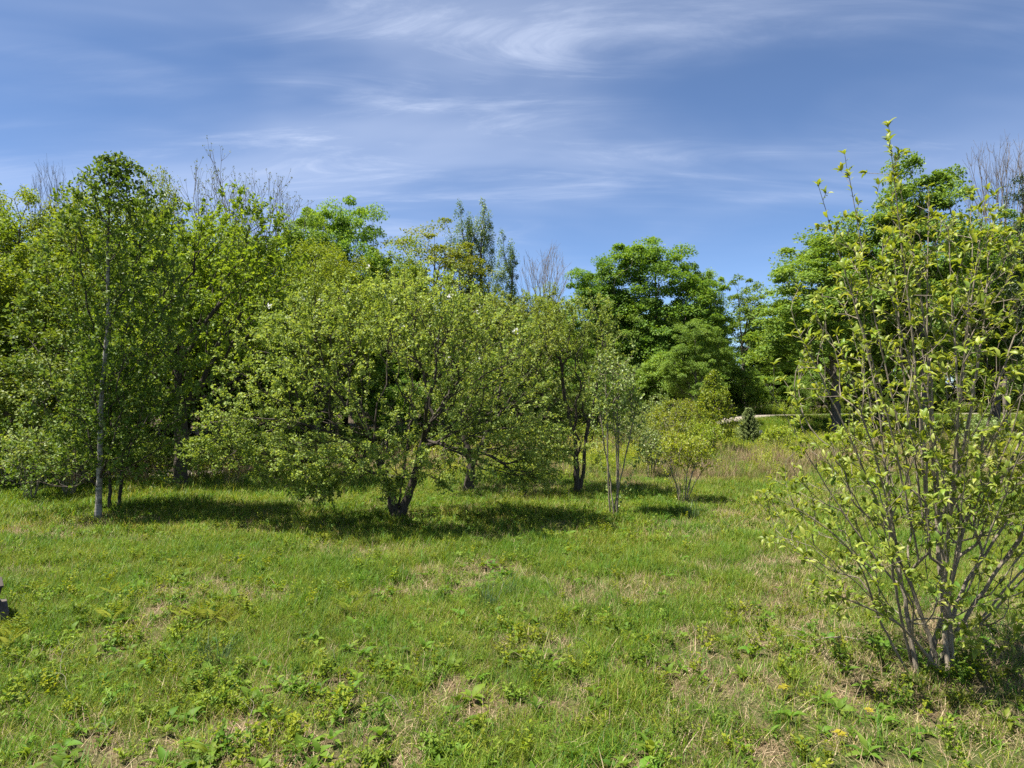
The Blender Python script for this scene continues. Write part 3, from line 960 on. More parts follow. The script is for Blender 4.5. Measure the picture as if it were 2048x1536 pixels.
def multi_stem(name, label, cat, seed, seeds, T, r_tip, r_stem, leaf, bark, per_m, lsize, loc, group=None, shape=LEAF2, kmax=3, spread=.06, whorl=2, bf=.34, step=.15, up=.08, ns=5, split=True):
    """a shrub whose stems are parts of their own"""
    rng = np.random.default_rng(seed)
    root = thing(name, label, cat, loc, 0, 1.0, group)
    P, par, st = grow(seeds, T, bf, step, .10, up, rng, .1)
    r, cnt = radii(P, par, r_tip, r_stem)
    for s in np.unique(st):
        k = st == s
        mb = MB()
        tubes(mb, P, par, r, k & (r >= r_tip * 2.2), ns)
        tubes(mb, P, par, r, k & (r < r_tip * 2.2), 3)
        if mb.n:
            obj('stem', mb.mesh('stem', bark, True), root)
    q, dr = twig_leaf_points(P, par, cnt, kmax, per_m, rng, spread, whorl)
    d = unit(dr * .6 + rsphere(len(q), rng) * .8 + UP * .15)
    nm = unit(UP * .4 + SUNV * .7 + rsphere(len(q), rng) * .85)
    t = clump_tint(q, rng, 2.5)
    mb = MB(); leaves(mb, q, d, nm, lsize * (.6 + .7 * rng.random(len(q))), t, shape)
    obj('crown', mb.mesh('crown', leaf), root)
    return root, P, par, r, cnt, q


def build_near_shrub():
    """the tall many-stemmed shrub close on the right"""
    rng = np.random.default_rng(201)
    d0 = DY(1338)
    loc = (PX(1872, d0), d0, gz(PX(1872, d0), d0))
    k = d0 / FPX

    def im(px, y, dy):                     # offset of a stem end from the foot, by where it shows
        return ((px - 1872) * k, dy, (1338 - y) * k)
    ends = [(1795, 255, .1), (1752, 262, -.2), (1692, 300, .0), (1660, 352, .2), (1840, 330, .4), (1905, 345, .3), (1960, 380, -.1), (2040, 400, .3),
            (1640, 545, -.4), (1600, 640, .1), (1560, 760, .3), (1545, 830, -.5), (1512, 968, -.3), (1545, 1035, -.6), (1600, 700, -.7), (1690, 560, -.6),
            (1760, 520, .7), (1830, 560, -.7), (1930, 560, .8), (2010, 520, -.6), (2110, 520, .2), (2180, 640, .1), (2230, 760, -.3), (2200, 900, .4), (2120, 800, -.8), (2240, 1000, .0), (1570, 1130, -.5), (1620, 1010, .6),
            (2060, 930, -.9), (1700, 820, -1.0), (1780, 700, -1.05), (1900, 760, -1.0), (1850, 470, -.3), (1990, 660, .9)]
    seeds = []
    main = [0, 3, 5, 9, 12, 14, 20, 23, 26, 22]
    rank = main + [i for i in range(len(ends)) if i not in main]
    for i in rank:
        px, y, dy = ends[i]
        e = np.array(im(px, y, dy))
        a = rng.random() * 6.283
        if i not in main:                                   # limbs that leave the stronger stems part way up
            f = .16 + .26 * rng.random()
            b = np.array([e[0] * f * .75, e[1] * f, e[2] * f])
            seeds.append(([b, b + (e - b) * np.array([.45, .45, .5]) + rng.normal(size=3) * .05, e], 0))
            continue
        b = np.array([.13 * math.cos(a), .10 * math.sin(a), -.05]) + np.array([e[0] * .05, 0, 0])
        m1 = b + (e - b) * np.array([.22, .3, .30]) + rng.normal(size=3) * .03
        m2 = b + (e - b) * np.array([.56, .65, .64]) + rng.normal(size=3) * .05
        seeds.append(([b, m1, m2, e], None))
    blobs = [(.0, 0, 2.35, 1.25, 1.05, 1.25), (-.45, -.1, 1.35, 1.05, .95, .6), (.5, 0, 2.0, 1.1, 1.0, 1.0), (.15, .1, 3.2, .75, .6, .6), (.9, 0, 1.5, .9, .8, .6)]
    T = crown_points(1750, blobs, rng, .30)
    low = np.array([im(px, y, dy) for px, y, dy in [(1600, 1140, -.45), (1640, 1150, -.4), (1700, 1170, -.5), (1760, 1120, -.6), (1830, 1160, -.5), (1900, 1150, -.55), (1830, 1210, -.5), (1950, 1200, -.4), (1680, 1090, -.4), (2000, 1140, -.3), (1890, 1235, -.45), (1960, 1180, .2)]])
    low = np.repeat(low, 9, 0) + rng.normal(size=(108, 3)) * np.array([.11, .12, .06])
    shoots = []
    for i in (0, 1, 2, 3, 4, 5, 6, 7, 8, 15):
        e = np.array(im(*ends[i])); m = 12
        f = 1 - .34 * rng.random(m)
        shoots.append(np.stack([e[0] * (.56 + .44 * (f - .64) / .36), e[1] * f, e[2] * f], 1) + rng.normal(size=(m, 3)) * .06)
    T = np.concatenate([T, low] + shoots)
    root = thing('near_shrub', 'tall many stemmed shrub with fresh light green leaves close on the right', 'shrub', loc)
    P, par, st = grow(seeds, T, .30, .11, .09, .12, rng, .25, .5)
    r, cnt = radii(P, par, .0020, .024)
    r = r * (1 + .25 * np.exp(-np.maximum(P[:, 2], 0) / .5))
    for s in np.unique(st):
        kk = st == s
        mb = MB(); tubes(mb, P, par, r, kk & (r >= .006), 7); tubes(mb, P, par, r, kk & (r < .006), 4)
        obj('stem', mb.mesh('stem', M['bark_shrub'], True), root)
    # leaves in small whorls at the shoot ends and spaced along the young twigs
    e = np.where((par >= 0) & (cnt <= np.where(P[:, 2] > 2.9, 6, 2)))[0]
    nch = np.bincount(par[par >= 0], minlength=len(P))
    tips = np.where(nch == 0)[0]
    pos, dr, nn = [], [], []
    q1 = np.repeat(tips, 7); q2 = e[rng.random(len(e)) < .72]; q2 = np.repeat(q2, 2)
    idx = np.concatenate([q1, q2])
    tw = unit(P[idx] - P[par[idx]])
    t = np.concatenate([np.full(len(q1), 1.0), rng.random(len(q2))])
    pos = P[par[idx]] * (1 - t)[:, None] + P[idx] * t[:, None] + rsphere(len(idx), rng) * .008
    side = unit(np.cross(tw, rsphere(len(idx), rng)))
    d = unit(tw * .55 + side * .9 + UP * .25)
    nm = unit(tw * .6 + UP * .4 + SUNV * .6 + rsphere(len(idx), rng) * .5)
    size = .069 * (.40 + .80 * rng.random(len(idx)))
    tint = np.clip(.5 + .25 * rng.normal(size=len(idx)), 0, 1)
    # the 300 nearest leaves inside the frame are leaves of their own
    W = pos + np.array(loc)
    dep = W[:, 1]
    u = 1024 + W[:, 0] / dep * FPX; v = HOR + (CAM_H - W[:, 2]) / dep * FPX
    vis = (u > 20) & (u < 2030) & (v > 20) & (v < 1500)
    score = np.where(vis, size / np.linalg.norm(W - np.array([0, 0, CAM_H]), axis=1), 0)
    pick = np.argsort(-score)[:300]
    rest = np.ones(len(idx), bool); rest[pick] = False
    mb = MB(); leaves(mb, pos[rest], d[rest], nm[rest], size[rest], tint[rest], LEAFS)
    obj('foliage', mb.mesh('foliage', M['near'], True), root, kind='stuff')
    protos = []
    for i in range(6):
        mb = MB(); mb.add(LEAFS[0], LEAFS[1], .1 + .16 * i); protos.append(mb.mesh('leaf', M['near'], True))
    x, y, z = leaf_frames(d[pick], nm[pick])
    for j, i in enumerate(pick):
        o = obj('leaf', protos[int(np.clip((tint[i] - .02) / .16, 0, 5))], root)
        Mx = Matrix(np.column_stack([x[j] * size[i], y[j] * size[i], z[j] * size[i]]).tolist()).to_4x4()
        Mx.translation = Vector(pos[i])
        o.matrix_basis = Mx


build_apple()
build_birch()
build_limb_tree()
build_mid_shrubs()
build_near_shrub()


# ------------------------------------------------------------------ the wood behind the road
SKY_PX = [-600, 0, 150, 300, 420, 560, 700, 800, 1000, 1100, 1160, 1300, 1430, 1460, 1560, 1620, 1750, 2048, 2700]
SKY_Y = [360, 385, 365, 390, 440, 455, 470, 490, 530, 575, 575, 545, 590, 650, 650, 530, 440, 430, 420]


def place(px, d):
    x = PX(px, d)
    return (x, d, gz(x, d))


def build_wood():
    rng = np.random.default_rng(301)
    made = {}

    def first(key, maker):
        made[key] = [maker, None]

    def put(key, px, d, ytop, label, wide=1.0, rz=None, group=None, H=None):
        """a copy of one kind of tree at its place, scaled to the height it shows"""
        loc = place(px, d)
        h = (PZ(ytop, d) - loc[2]) if H is None else H
        base, h0 = PROTO[key]
        s = h / h0
        sc = (s * wide, s * wide, s)
        rz = rng.random() * 6.283 if rz is None else rz
        if not base.get('used'):
            base['used'] = 1
            base.location = loc; base.rotation_euler = (0, 0, rz); base.scale = sc; base['label'] = label
            if group:
                base['group'] = group
            return base
        return copy_tree(base, loc, rz, sc, label, group)

    PROTO = {
        'maple': (spray_tree('maple_tree', '', 'maple tree', 311, 11, 3.3, 2.0, .2, M['maple'], M['bark_grey'], 360, 160, (.70, .22), .12), 11),
        'maple2': (spray_tree('maple_tree', '', 'maple tree', 312, 10.5, 2.9, 1.8, .17, M['maple'], M['bark_grey'], 310, 160, (.64, .22), .115, 14, shape='pear'), 10.5),
        'slim': (spray_tree('maple_tree', '', 'maple tree', 313, 10, 1.5, 4.0, .12, M['maple'], M['bark_grey'], 120, 85, (.46, .16), .115, 10), 10),
        'olive': (spray_tree('wood_tree', '', 'tree', 314, 9, 2.8, 1.5, .15, M['olive'], M['bark_grey'], 520, 74, (.42, .26), .092, 14), 9),
        'olive2': (spray_tree('wood_tree', '', 'tree', 315, 9, 2.3, 2.2, .13, M['olive'], M['bark_grey'], 480, 58, (.38, .24), .09, 12, shape='pear'), 9),
        'amber': (spray_tree('amber_tree', '', 'tree', 316, 9.5, 2.1, 3.0, .13, M['amber'], M['bark_grey'], 150, 90, (.62, .10), .095, 9), 9.5),
        'poplar': (spray_tree('poplar_tree', '', 'poplar tree', 317, 11, .85, 2.5, .11, M['poplar'], M['bark_grey'], 240, 48, (.20, .24), .075, 10, shape='column'), 11),
        'low': (spray_tree('understory_tree', '', 'tree', 318, 4.5, 1.7, .5, .06, M['maple'], M['bark_grey'], 190, 70, (.42, .13), .10, 10), 4.5),
        'low2': (spray_tree('understory_tree', '', 'tree', 319, 4.0, 1.5, .4, .05, M['birch'], M['bark_grey'], 220, 60, (.32, .18), .085, 10), 4.0),
        'dark': (spray_tree('evergreen_tree', '', 'evergreen tree', 320, 11, 2.2, 1.0, .18, M['dark'], M['bark_dark'], 420, 80, (.55, .14), .08, 10, shape='pear'), 11),
    }
    # ---- trees one can tell apart along the skyline
    put('olive', 30, 21.5, 388, 'yellow green tree filling the left edge of the picture')
    put('olive2', 118, 23, 352, 'yellow green tree rising behind the left side of the birch')
    put('olive2', 330, 22.5, 318, 'tall thin topped tree right of the birch crown', .62)
    put('olive', 425, 24.5, 470, 'yellow green tree below the tall bare tree')
    put('maple2', 592, 27, 425, 'maple left of the dark round maple on the skyline', .75)
    put('maple', 690, 30, 388, 'dark green maple with square crown standing above the apple trees', .72)
    put('olive', 655, 26, 500, 'yellow green tree below the dark square crowned maple', .9)
    put('olive2', 775, 29, 462, 'yellow tinged tree between dark maple and amber tree')
    put('amber', 850, 32, 432, 'amber tinted tree with flat open top on the skyline', 1.15)
    put('poplar', 922, 34, 405, 'grey green poplar, left of the two spires')
    put('poplar', 962, 34.5, 400, 'grey green poplar, right of the two spires')
    put('poplar', 1006, 36, 462, 'short grey green poplar right of the two spires')
    put('olive2', 1070, 39, 560, 'loose yellow green tree below the bare tree in the middle')
    put('maple2', 1195, 42, 518, 'maple left of the tallest maple in the middle right')
    put('maple', 1312, 42, 470, 'tallest bright green maple in the middle right', 1.1)
    put('maple2', 1245, 40, 590, 'lower maple in front of the tallest middle maple')
    put('maple', 1405, 43.5, 528, 'maple right of the tallest middle maple', .62)
    put('slim', 1494, 47, 538, 'slim see-through maple standing alone against the sky gap')
    put('maple', 1392, 33, 640, 'bright low maple under the slim maple', .95)
    put('maple2', 1528, 52, 618, 'leafy maple closing the gap behind the slim maple', 1.1)
    put('maple', 1668, 33, 432, 'big rounded maple left behind the near shrub', 1.2)
    put('maple2', 1845, 31, 298, 'tallest maple, behind the top of the near shrub', .85)
    put('maple', 1990, 34, 420, 'maple at the right edge behind the near shrub')
    put('dark', 2075, 30, 310, 'dark evergreen cut by the right edge of the picture', .8)
    put('olive', 1760, 36, 520, 'yellow green tree behind the near shrub stems')
    b1 = bare_tree('bare_tree', 'tall bare budding tree above the wood right of the birch', 'bare tree', 331, 11.3, 3.1, 5.0, .10, 130)
    b1.location = place(452, 26.5); b1.scale = (1, 1, (PZ(286, 26.5)) / 11.2)
    copy_tree(b1, place(540, 27.5), 2.1, (.8, .8, PZ(335, 27.5) / 11.2), 'shorter bare budding tree right of the tall bare one')
    b2 = bare_tree('bare_tree', 'bare grey tree on the skyline between poplars and maples', 'bare tree', 332, 10.5, 2.0, 5.0, .10, 170, buds=False)
    b2.location = place(1082, 40); b2.scale = (.9, .9, PZ(488, 40) / 10.9)
    copy_tree(b2, place(2010, 38), 1.2, (1.1, 1.1, PZ(268, 38) / 10.9), 'bare grey tree against the sky at the right edge')
    copy_tree(b2, place(120, 25), 4.0, (.6, .6, PZ(322, 25) / 10.9), 'thin bare twigs above the trees left of the birch top')
    for x_, y_, h_, lab in [(-15.2, 18.6, 7.5, 'tree added to shade the road left of the birch'), (-11.6, 20.1, 7.6, 'tree added to shade the road right behind the birch trunk'),
                            (-9.0, 21.3, 7.2, 'tree added to shade the road behind the loose yellow green tree'), (-6.3, 22.6, 6.8, 'tree added to shade the road behind the left apple boughs')]:
        put('olive', 1024 + x_ / y_ * FPX, y_, 0, lab, 1.15, H=h_)  # crowns added over the left stretch of road to shade it
    put('low2', 70, 16.4, 0, 'leafy young tree left of the birch on the meadow edge', 1.2, H=3.6)
    # ---- the mass of the wood behind them
    def region(px):
        for lim, t in ((130, 'left of the birch'), (420, 'behind the birch'), (700, 'behind the left apple boughs'), (1130, 'behind the right apple boughs'),
                       (1450, 'behind the round shrub'), (1640, 'beyond the sunlit road')):
            if px < lim:
                return t
        return 'behind the near shrub'
    spots = []
    for _ in range(4000):
        d = 20 + 46 * rng.random(); px = -200 + 2450 * rng.random()
        x = PX(px, d)
        spots.append((x, d, px))
    S = np.array(spots)
    rd = road_dist(S[:, 0], S[:, 1])
    keep = []
    for s, q in zip(S, rd):
        if q < 5.5 or q > 19:
            continue
        if all((s[0] - k[0]) ** 2 + (s[1] - k[1]) ** 2 > (3.3 if q < 14 else 4.2) ** 2 for k in keep):
            keep.append(s)
    n = 0
    for (x, d, px) in keep:
        y = np.interp(px, SKY_PX, SKY_Y) + 25 + 95 * rng.random()
        left = px < 1080
        key = (['olive', 'olive2', 'olive', 'maple2'] if left else ['maple', 'maple2', 'maple', 'olive2'])[int(rng.random() * 4)]
        put(key, px, d, y, 'leafy tree in the mass of the wood ' + region(px), 1.15, None, 'trees of the wood ' + region(px))
        n += 1
    # ---- low growth along the edge of the wood
    keep = []
    for _ in range(2500):
        d = 17 + 40 * rng.random(); px = -200 + 2450 * rng.random(); x = PX(px, d)
        keep.append((x, d, px))
    S = np.array(keep); rd = road_dist(S[:, 0], S[:, 1]); kept = []
    for s, q in zip(S, rd):
        if q < 2.4 or q > 13:
            continue
        if all((s[0] - k[0]) ** 2 + (s[1] - k[1]) ** 2 > (1.75 if q < 6 else 2.6) ** 2 for k in kept):
            kept.append(s)
    for (x, d, px) in kept:
        put('low' if rng.random() < .5 else 'low2', px, d, 0, 'low leafy young tree at the wood edge ' + region(px), 1.1, None, 'young trees at the wood edge ' + region(px), H=2.2 + 3.0 * rng.random())
    print('wood', n, len(kept))
    for k, (b, h) in PROTO.items():
        if 'used' in b:
            del b['used']


def build_spruce():
    rng = np.random.default_rng(341)
    d = 27.0
    root = thing('spruce_tree', 'small grey green young spruce in the rough grass below the road', 'spruce tree', place(1497, d))
    H = 1.55
    mb = MB()
    P = np.array([(0, 0, -.05), (0, 0, .8), (0, 0, H)]); tubes(mb, P, np.array([-1, 0, 1]), np.array([.035, .022, .006]), np.ones(3, bool), 7)
    obj('trunk', mb.mesh('trunk', M['bark_grey'], True), root)
    wd, nd = MB(), MB()
    for i in range(24):
        z = .10 + (H - .16) * i / 23.5
        L0 = .62 * (1 - z / H) ** .85 + .05
        m = 8
        for j in range(m):
            a = j / m * 6.283 + i * 1.3 + rng.normal() * .12
            L = L0 * (.8 + .35 * rng.random())
            o = np.array([math.cos(a), math.sin(a), .0])
            t = np.linspace(0, 1, 5)
            Q = np.array([0, 0, z]) + o * (L * t)[:, None] + UP * (L * (-.12 * t + .32 * t * t))[:, None]
            tubes(wd, Q, np.arange(-1, 4), np.linspace(.008, .003, 5), np.ones(5, bool), 3)
            kx = int(45 + 110 * L)
            s = rng.random(kx)
            q = np.array([0, 0, z]) + o * (L * s)[:, None] + UP * (L * (-.12 * s + .32 * s * s) + .02 * rng.normal(size=kx))[:, None]
            sd = np.cross(o, UP) * rng.choice([-1, 1], kx)[:, None]
            leaves(nd, q, unit(o + sd * .9 + rsphere(kx, rng) * .4), unit(UP * .6 + SUNV * .6 + rsphere(kx, rng) * .7), .085 * (.5 + .7 * rng.random(kx)) * (1.1 - .5 * s), rng.random(kx),
                   (LEAF2[0] * np.array([.6, 1, 1]), LEAF2[1]))
    obj('branches', wd.mesh('branches', M['bark_grey'], True), root)
    obj('crown', nd.mesh('crown', M['spruce']), root)


build_wood()
build_spruce()


# ------------------------------------------------------------------ grass, straw and weeds
def blade(mb, base, az, length, width, lean, curl, tint, seg=2):
    """a bent tapering blade of grass, vectorised over blades"""
    n = len(base)
    d = np.stack([np.cos(az), np.sin(az), np.zeros(n)], 1); s = np.stack([-np.sin(az), np.cos(az), np.zeros(n)], 1)
    ts = np.linspace(0, 1, seg + 1)
    rows = []
    for t in ts:
        ang = lean + curl * t
        p = base + d * (length * t * np.sin(ang))[:, None] + UP * (length * t * np.cos(ang))[:, None]
        w = width * (1 - t ** 1.6)
        rows.append((p, w))
    V = []
    for p, w in rows[:-1]:
        V += [p - s * w[:, None] * .5, p + s * w[:, None] * .5]
    V.append(rows[-1][0])
    V = np.stack(V, 1); k = V.shape[1]
    b = (np.arange(n) * k)[:, None]
    quads = []
    for i in range(seg - 1):
        quads.append(np.concatenate([b + 2 * i, b + 2 * i + 1, b + 2 * i + 3, b + 2 * i + 2], 1))
    tri = np.concatenate([b + 2 * seg - 2, b + 2 * seg - 1, b + 2 * seg], 1)
    T = np.repeat(np.broadcast_to(tint, (n,)), k)
    off = mb.n
    mb.add(V, np.concatenate(quads) if quads else tri, T)
    if quads:
        mb.f.append(tri + off); mb.m.append(np.zeros(len(tri), np.int32))


def tuft_mesh(name, mat, seed, n, R, L, W, lean=(.05, .6), curl=(.1, .9), tint=(.5, .22)):
    rng = np.random.default_rng(seed)
    a = rng.random(n) * 6.283; rr = R * np.sqrt(rng.random(n))
    base = np.stack([rr * np.cos(a), rr * np.sin(a), np.full(n, -.012)], 1)
    mb = MB()
    blade(mb, base, rng.random(n) * 6.283, L[0] + (L[1] - L[0]) * rng.random(n) ** 1.4, W[0] + (W[1] - W[0]) * rng.random(n),
          lean[0] + (lean[1] - lean[0]) * rng.random(n), curl[0] + (curl[1] - curl[0]) * rng.random(n), np.clip(tint[0] + tint[1] * rng.normal(size=n), 0, 1))
    return mb.mesh(name, mat)


def sprig_mesh(name, mat, seed, stems, H, R, ls, per=13, stem_tint=.3, mat2=None):
    """a clump of upright leafy shoots"""
    rng = np.random.default_rng(seed)
    mb = MB(); ml = MB()
    for i in range(stems):
        a = rng.random() * 6.283; rr = R * math.sqrt(rng.random())
        b = np.array([rr * math.cos(a), rr * math.sin(a), -.01]); h = H * (.55 + .5 * rng.random())
        top = b + np.array([b[0] * .5 + rng.normal() * .15 * h, b[1] * .5 + rng.normal() * .15 * h, h])
        t = np.linspace(0, 1, 4)[:, None]
        Q = b * (1 - t) + top * t
        tubes(mb, Q, np.arange(-1, 3), np.linspace(.0022, .001, 4), np.ones(4, bool), 3, stem_tint)
        k = per; s = .15 + .85 * rng.random(k)
        q = b * (1 - s)[:, None] + top * s[:, None]
        az = rng.random(k) * 6.283
        d = np.stack([np.cos(az), np.sin(az), .35 + .4 * rng.random(k)], 1)
        leaves(mb, q, unit(d), unit(UP + rsphere(k, rng) * .5), ls * (.6 + .6 * rng.random(k)) * (1.1 - .35 * s), np.clip(.35 + .5 * s + rng.normal(size=k) * .12, 0, 1),
               (LEAF2[0] * np.array([.8, 1, 1]), LEAF2[1]))
    return mb.mesh(name, mat)


def rosette_mesh(name, mat, seed, n, L, width=.8, lift=(.2, .9)):
    rng = np.random.default_rng(seed)
    mb = MB()
    az = np.arange(n) * 2.4 + rng.normal(size=n) * .3
    el = lift[0] + (lift[1] - lift[0]) * rng.random(n)
    d = np.stack([np.cos(az) * np.cos(el), np.sin(az) * np.cos(el), np.sin(el)], 1)
    nm = np.stack([-np.cos(az) * np.sin(el), -np.sin(az) * np.sin(el), np.cos(el)], 1)
    bent = LEAFN[0] * np.array([width, 1, 1]); bent[:, 2] -= .28 * bent[:, 1] ** 2
    leaves(mb, d * .008 + np.array([0, 0, .005]), d, unit(nm + rsphere(n, rng) * .25), L * (.6 + .5 * rng.random(n)), np.clip(.5 + .25 * rng.normal(size=n), 0, 1), (bent, LEAFN[1]))
    return mb.mesh(name, mat, True)


def fern_mesh(name, seed, fronds, L):
    rng = np.random.default_rng(seed); mb = MB()
    for i in range(fronds):
        a = i * 6.283 / fronds + rng.normal() * .3; ln = L * (.75 + .4 * rng.random())
        o = np.array([math.cos(a), math.sin(a), 0])
        t = np.linspace(0, 1, 15)
        ang = .35 + 1.0 * t
        Q = np.cumsum(np.concatenate([[np.zeros(3)], (o * np.sin(ang)[:-1, None] + UP * np.cos(ang)[:-1, None]) * ln / 14]), 0)
        tubes(mb, Q, np.arange(-1, 14), np.linspace(.002, .0008, 15), np.ones(15, bool), 3, .3)
        s = np.cross(o, UP)
        k = np.arange(3, 15)
        for sg in (-1, 1):
            w = ln * .24 * np.sin(np.linspace(.5, math.pi * .98, len(k)))
            leaves(mb, Q[k], unit(s * sg + o * .35 + rng.normal(size=(len(k), 3)) * .05), np.broadcast_to(unit(UP * .8 + o * .5), (len(k), 3)), w, .4 + .5 * rng.random(len(k)),
                   (LEAF2[0] * np.array([.34, 1, .4]), LEAF2[1]))
    return mb.mesh(name, M['fern'])


def scatter(name, label, protos, pts, rot, scl, idx):
    """one 'stuff' object: prototypes instanced on points by geometry nodes"""
    me = bpy.data.meshes.new(name)
    n = len(pts)
    me.vertices.add(n); me.vertices.foreach_set('co', np.asarray(pts, np.float32).ravel())
    for nm, ty, key, dat in (('rot', 'FLOAT_VECTOR', 'vector', rot), ('scl', 'FLOAT_VECTOR', 'vector', scl), ('pick', 'INT', 'value', idx)):
        a = me.attributes.new(nm, ty, 'POINT')
        a.data.foreach_set(key, np.asarray(dat, np.int32 if ty == 'INT' else np.float32).ravel())
    me.update()
    o = obj(name, me, kind='stuff'); o['label'] = label
    g = bpy.data.node_groups.new(name, 'GeometryNodeTree')
    g.interface.new_socket('Geometry', in_out='INPUT', socket_type='NodeSocketGeometry')
    g.interface.new_socket('Geometry', in_out='OUTPUT', socket_type='NodeSocketGeometry')
    N, L = g.nodes, g.links
    gi, go = N.new('NodeGroupInput'), N.new('NodeGroupOutput')
    g2i = N.new('GeometryNodeGeometryToInstance')
    for m in reversed(protos):
        po = bpy.data.objects.new(name + '_piece', m)
        oi = N.new('GeometryNodeObjectInfo'); oi.inputs['Object'].default_value = po
        L.new(oi.outputs['Geometry'], g2i.inputs[0])
    iop = N.new('GeometryNodeInstanceOnPoints')
    L.new(gi.outputs[0], iop.inputs['Points']); L.new(g2i.outputs[0], iop.inputs['Instance'])
    iop.inputs['Pick Instance'].default_value = True

    def attr(nm, ty):
        a = N.new('GeometryNodeInputNamedAttribute'); a.data_type = ty; a.inputs['Name'].default_value = nm
        return a.outputs['Attribute']
    L.new(attr('pick', 'INT'), iop.inputs['Instance Index'])
    e2r = N.new('FunctionNodeEulerToRotation')
    L.new(attr('rot', 'FLOAT_VECTOR'), e2r.inputs[0]); L.new(e2r.outputs[0], iop.inputs['Rotation'])
    L.new(attr('scl', 'FLOAT_VECTOR'), iop.inputs['Scale'])
    L.new(iop.outputs[0], go.inputs[0])
    o.modifiers.new('scatter', 'NODES').node_group = g
    return o


def straw_patch(x, y):
    """0 thick grass .. 1 bare straw"""
    n = fbm(x, y, 1.15, 51, 4)
    near = 1 - sstep(6, 13, y)
    right = sstep(-4, 4, x)
    s = sstep(.49, .65, n + .16 * right * near - .02 * (1 - right))
    # bare straw at the foot of the near shrub
    dx, dy = x - PX(1760, 5.4), y - 5.15
    s = np.maximum(s, 1 - sstep(.35, .75, np.sqrt((dx / 1.5) ** 2 + (dy / .9) ** 2) * (.75 + .5 * vnoise(x, y, 2.5, 8))))
    return s


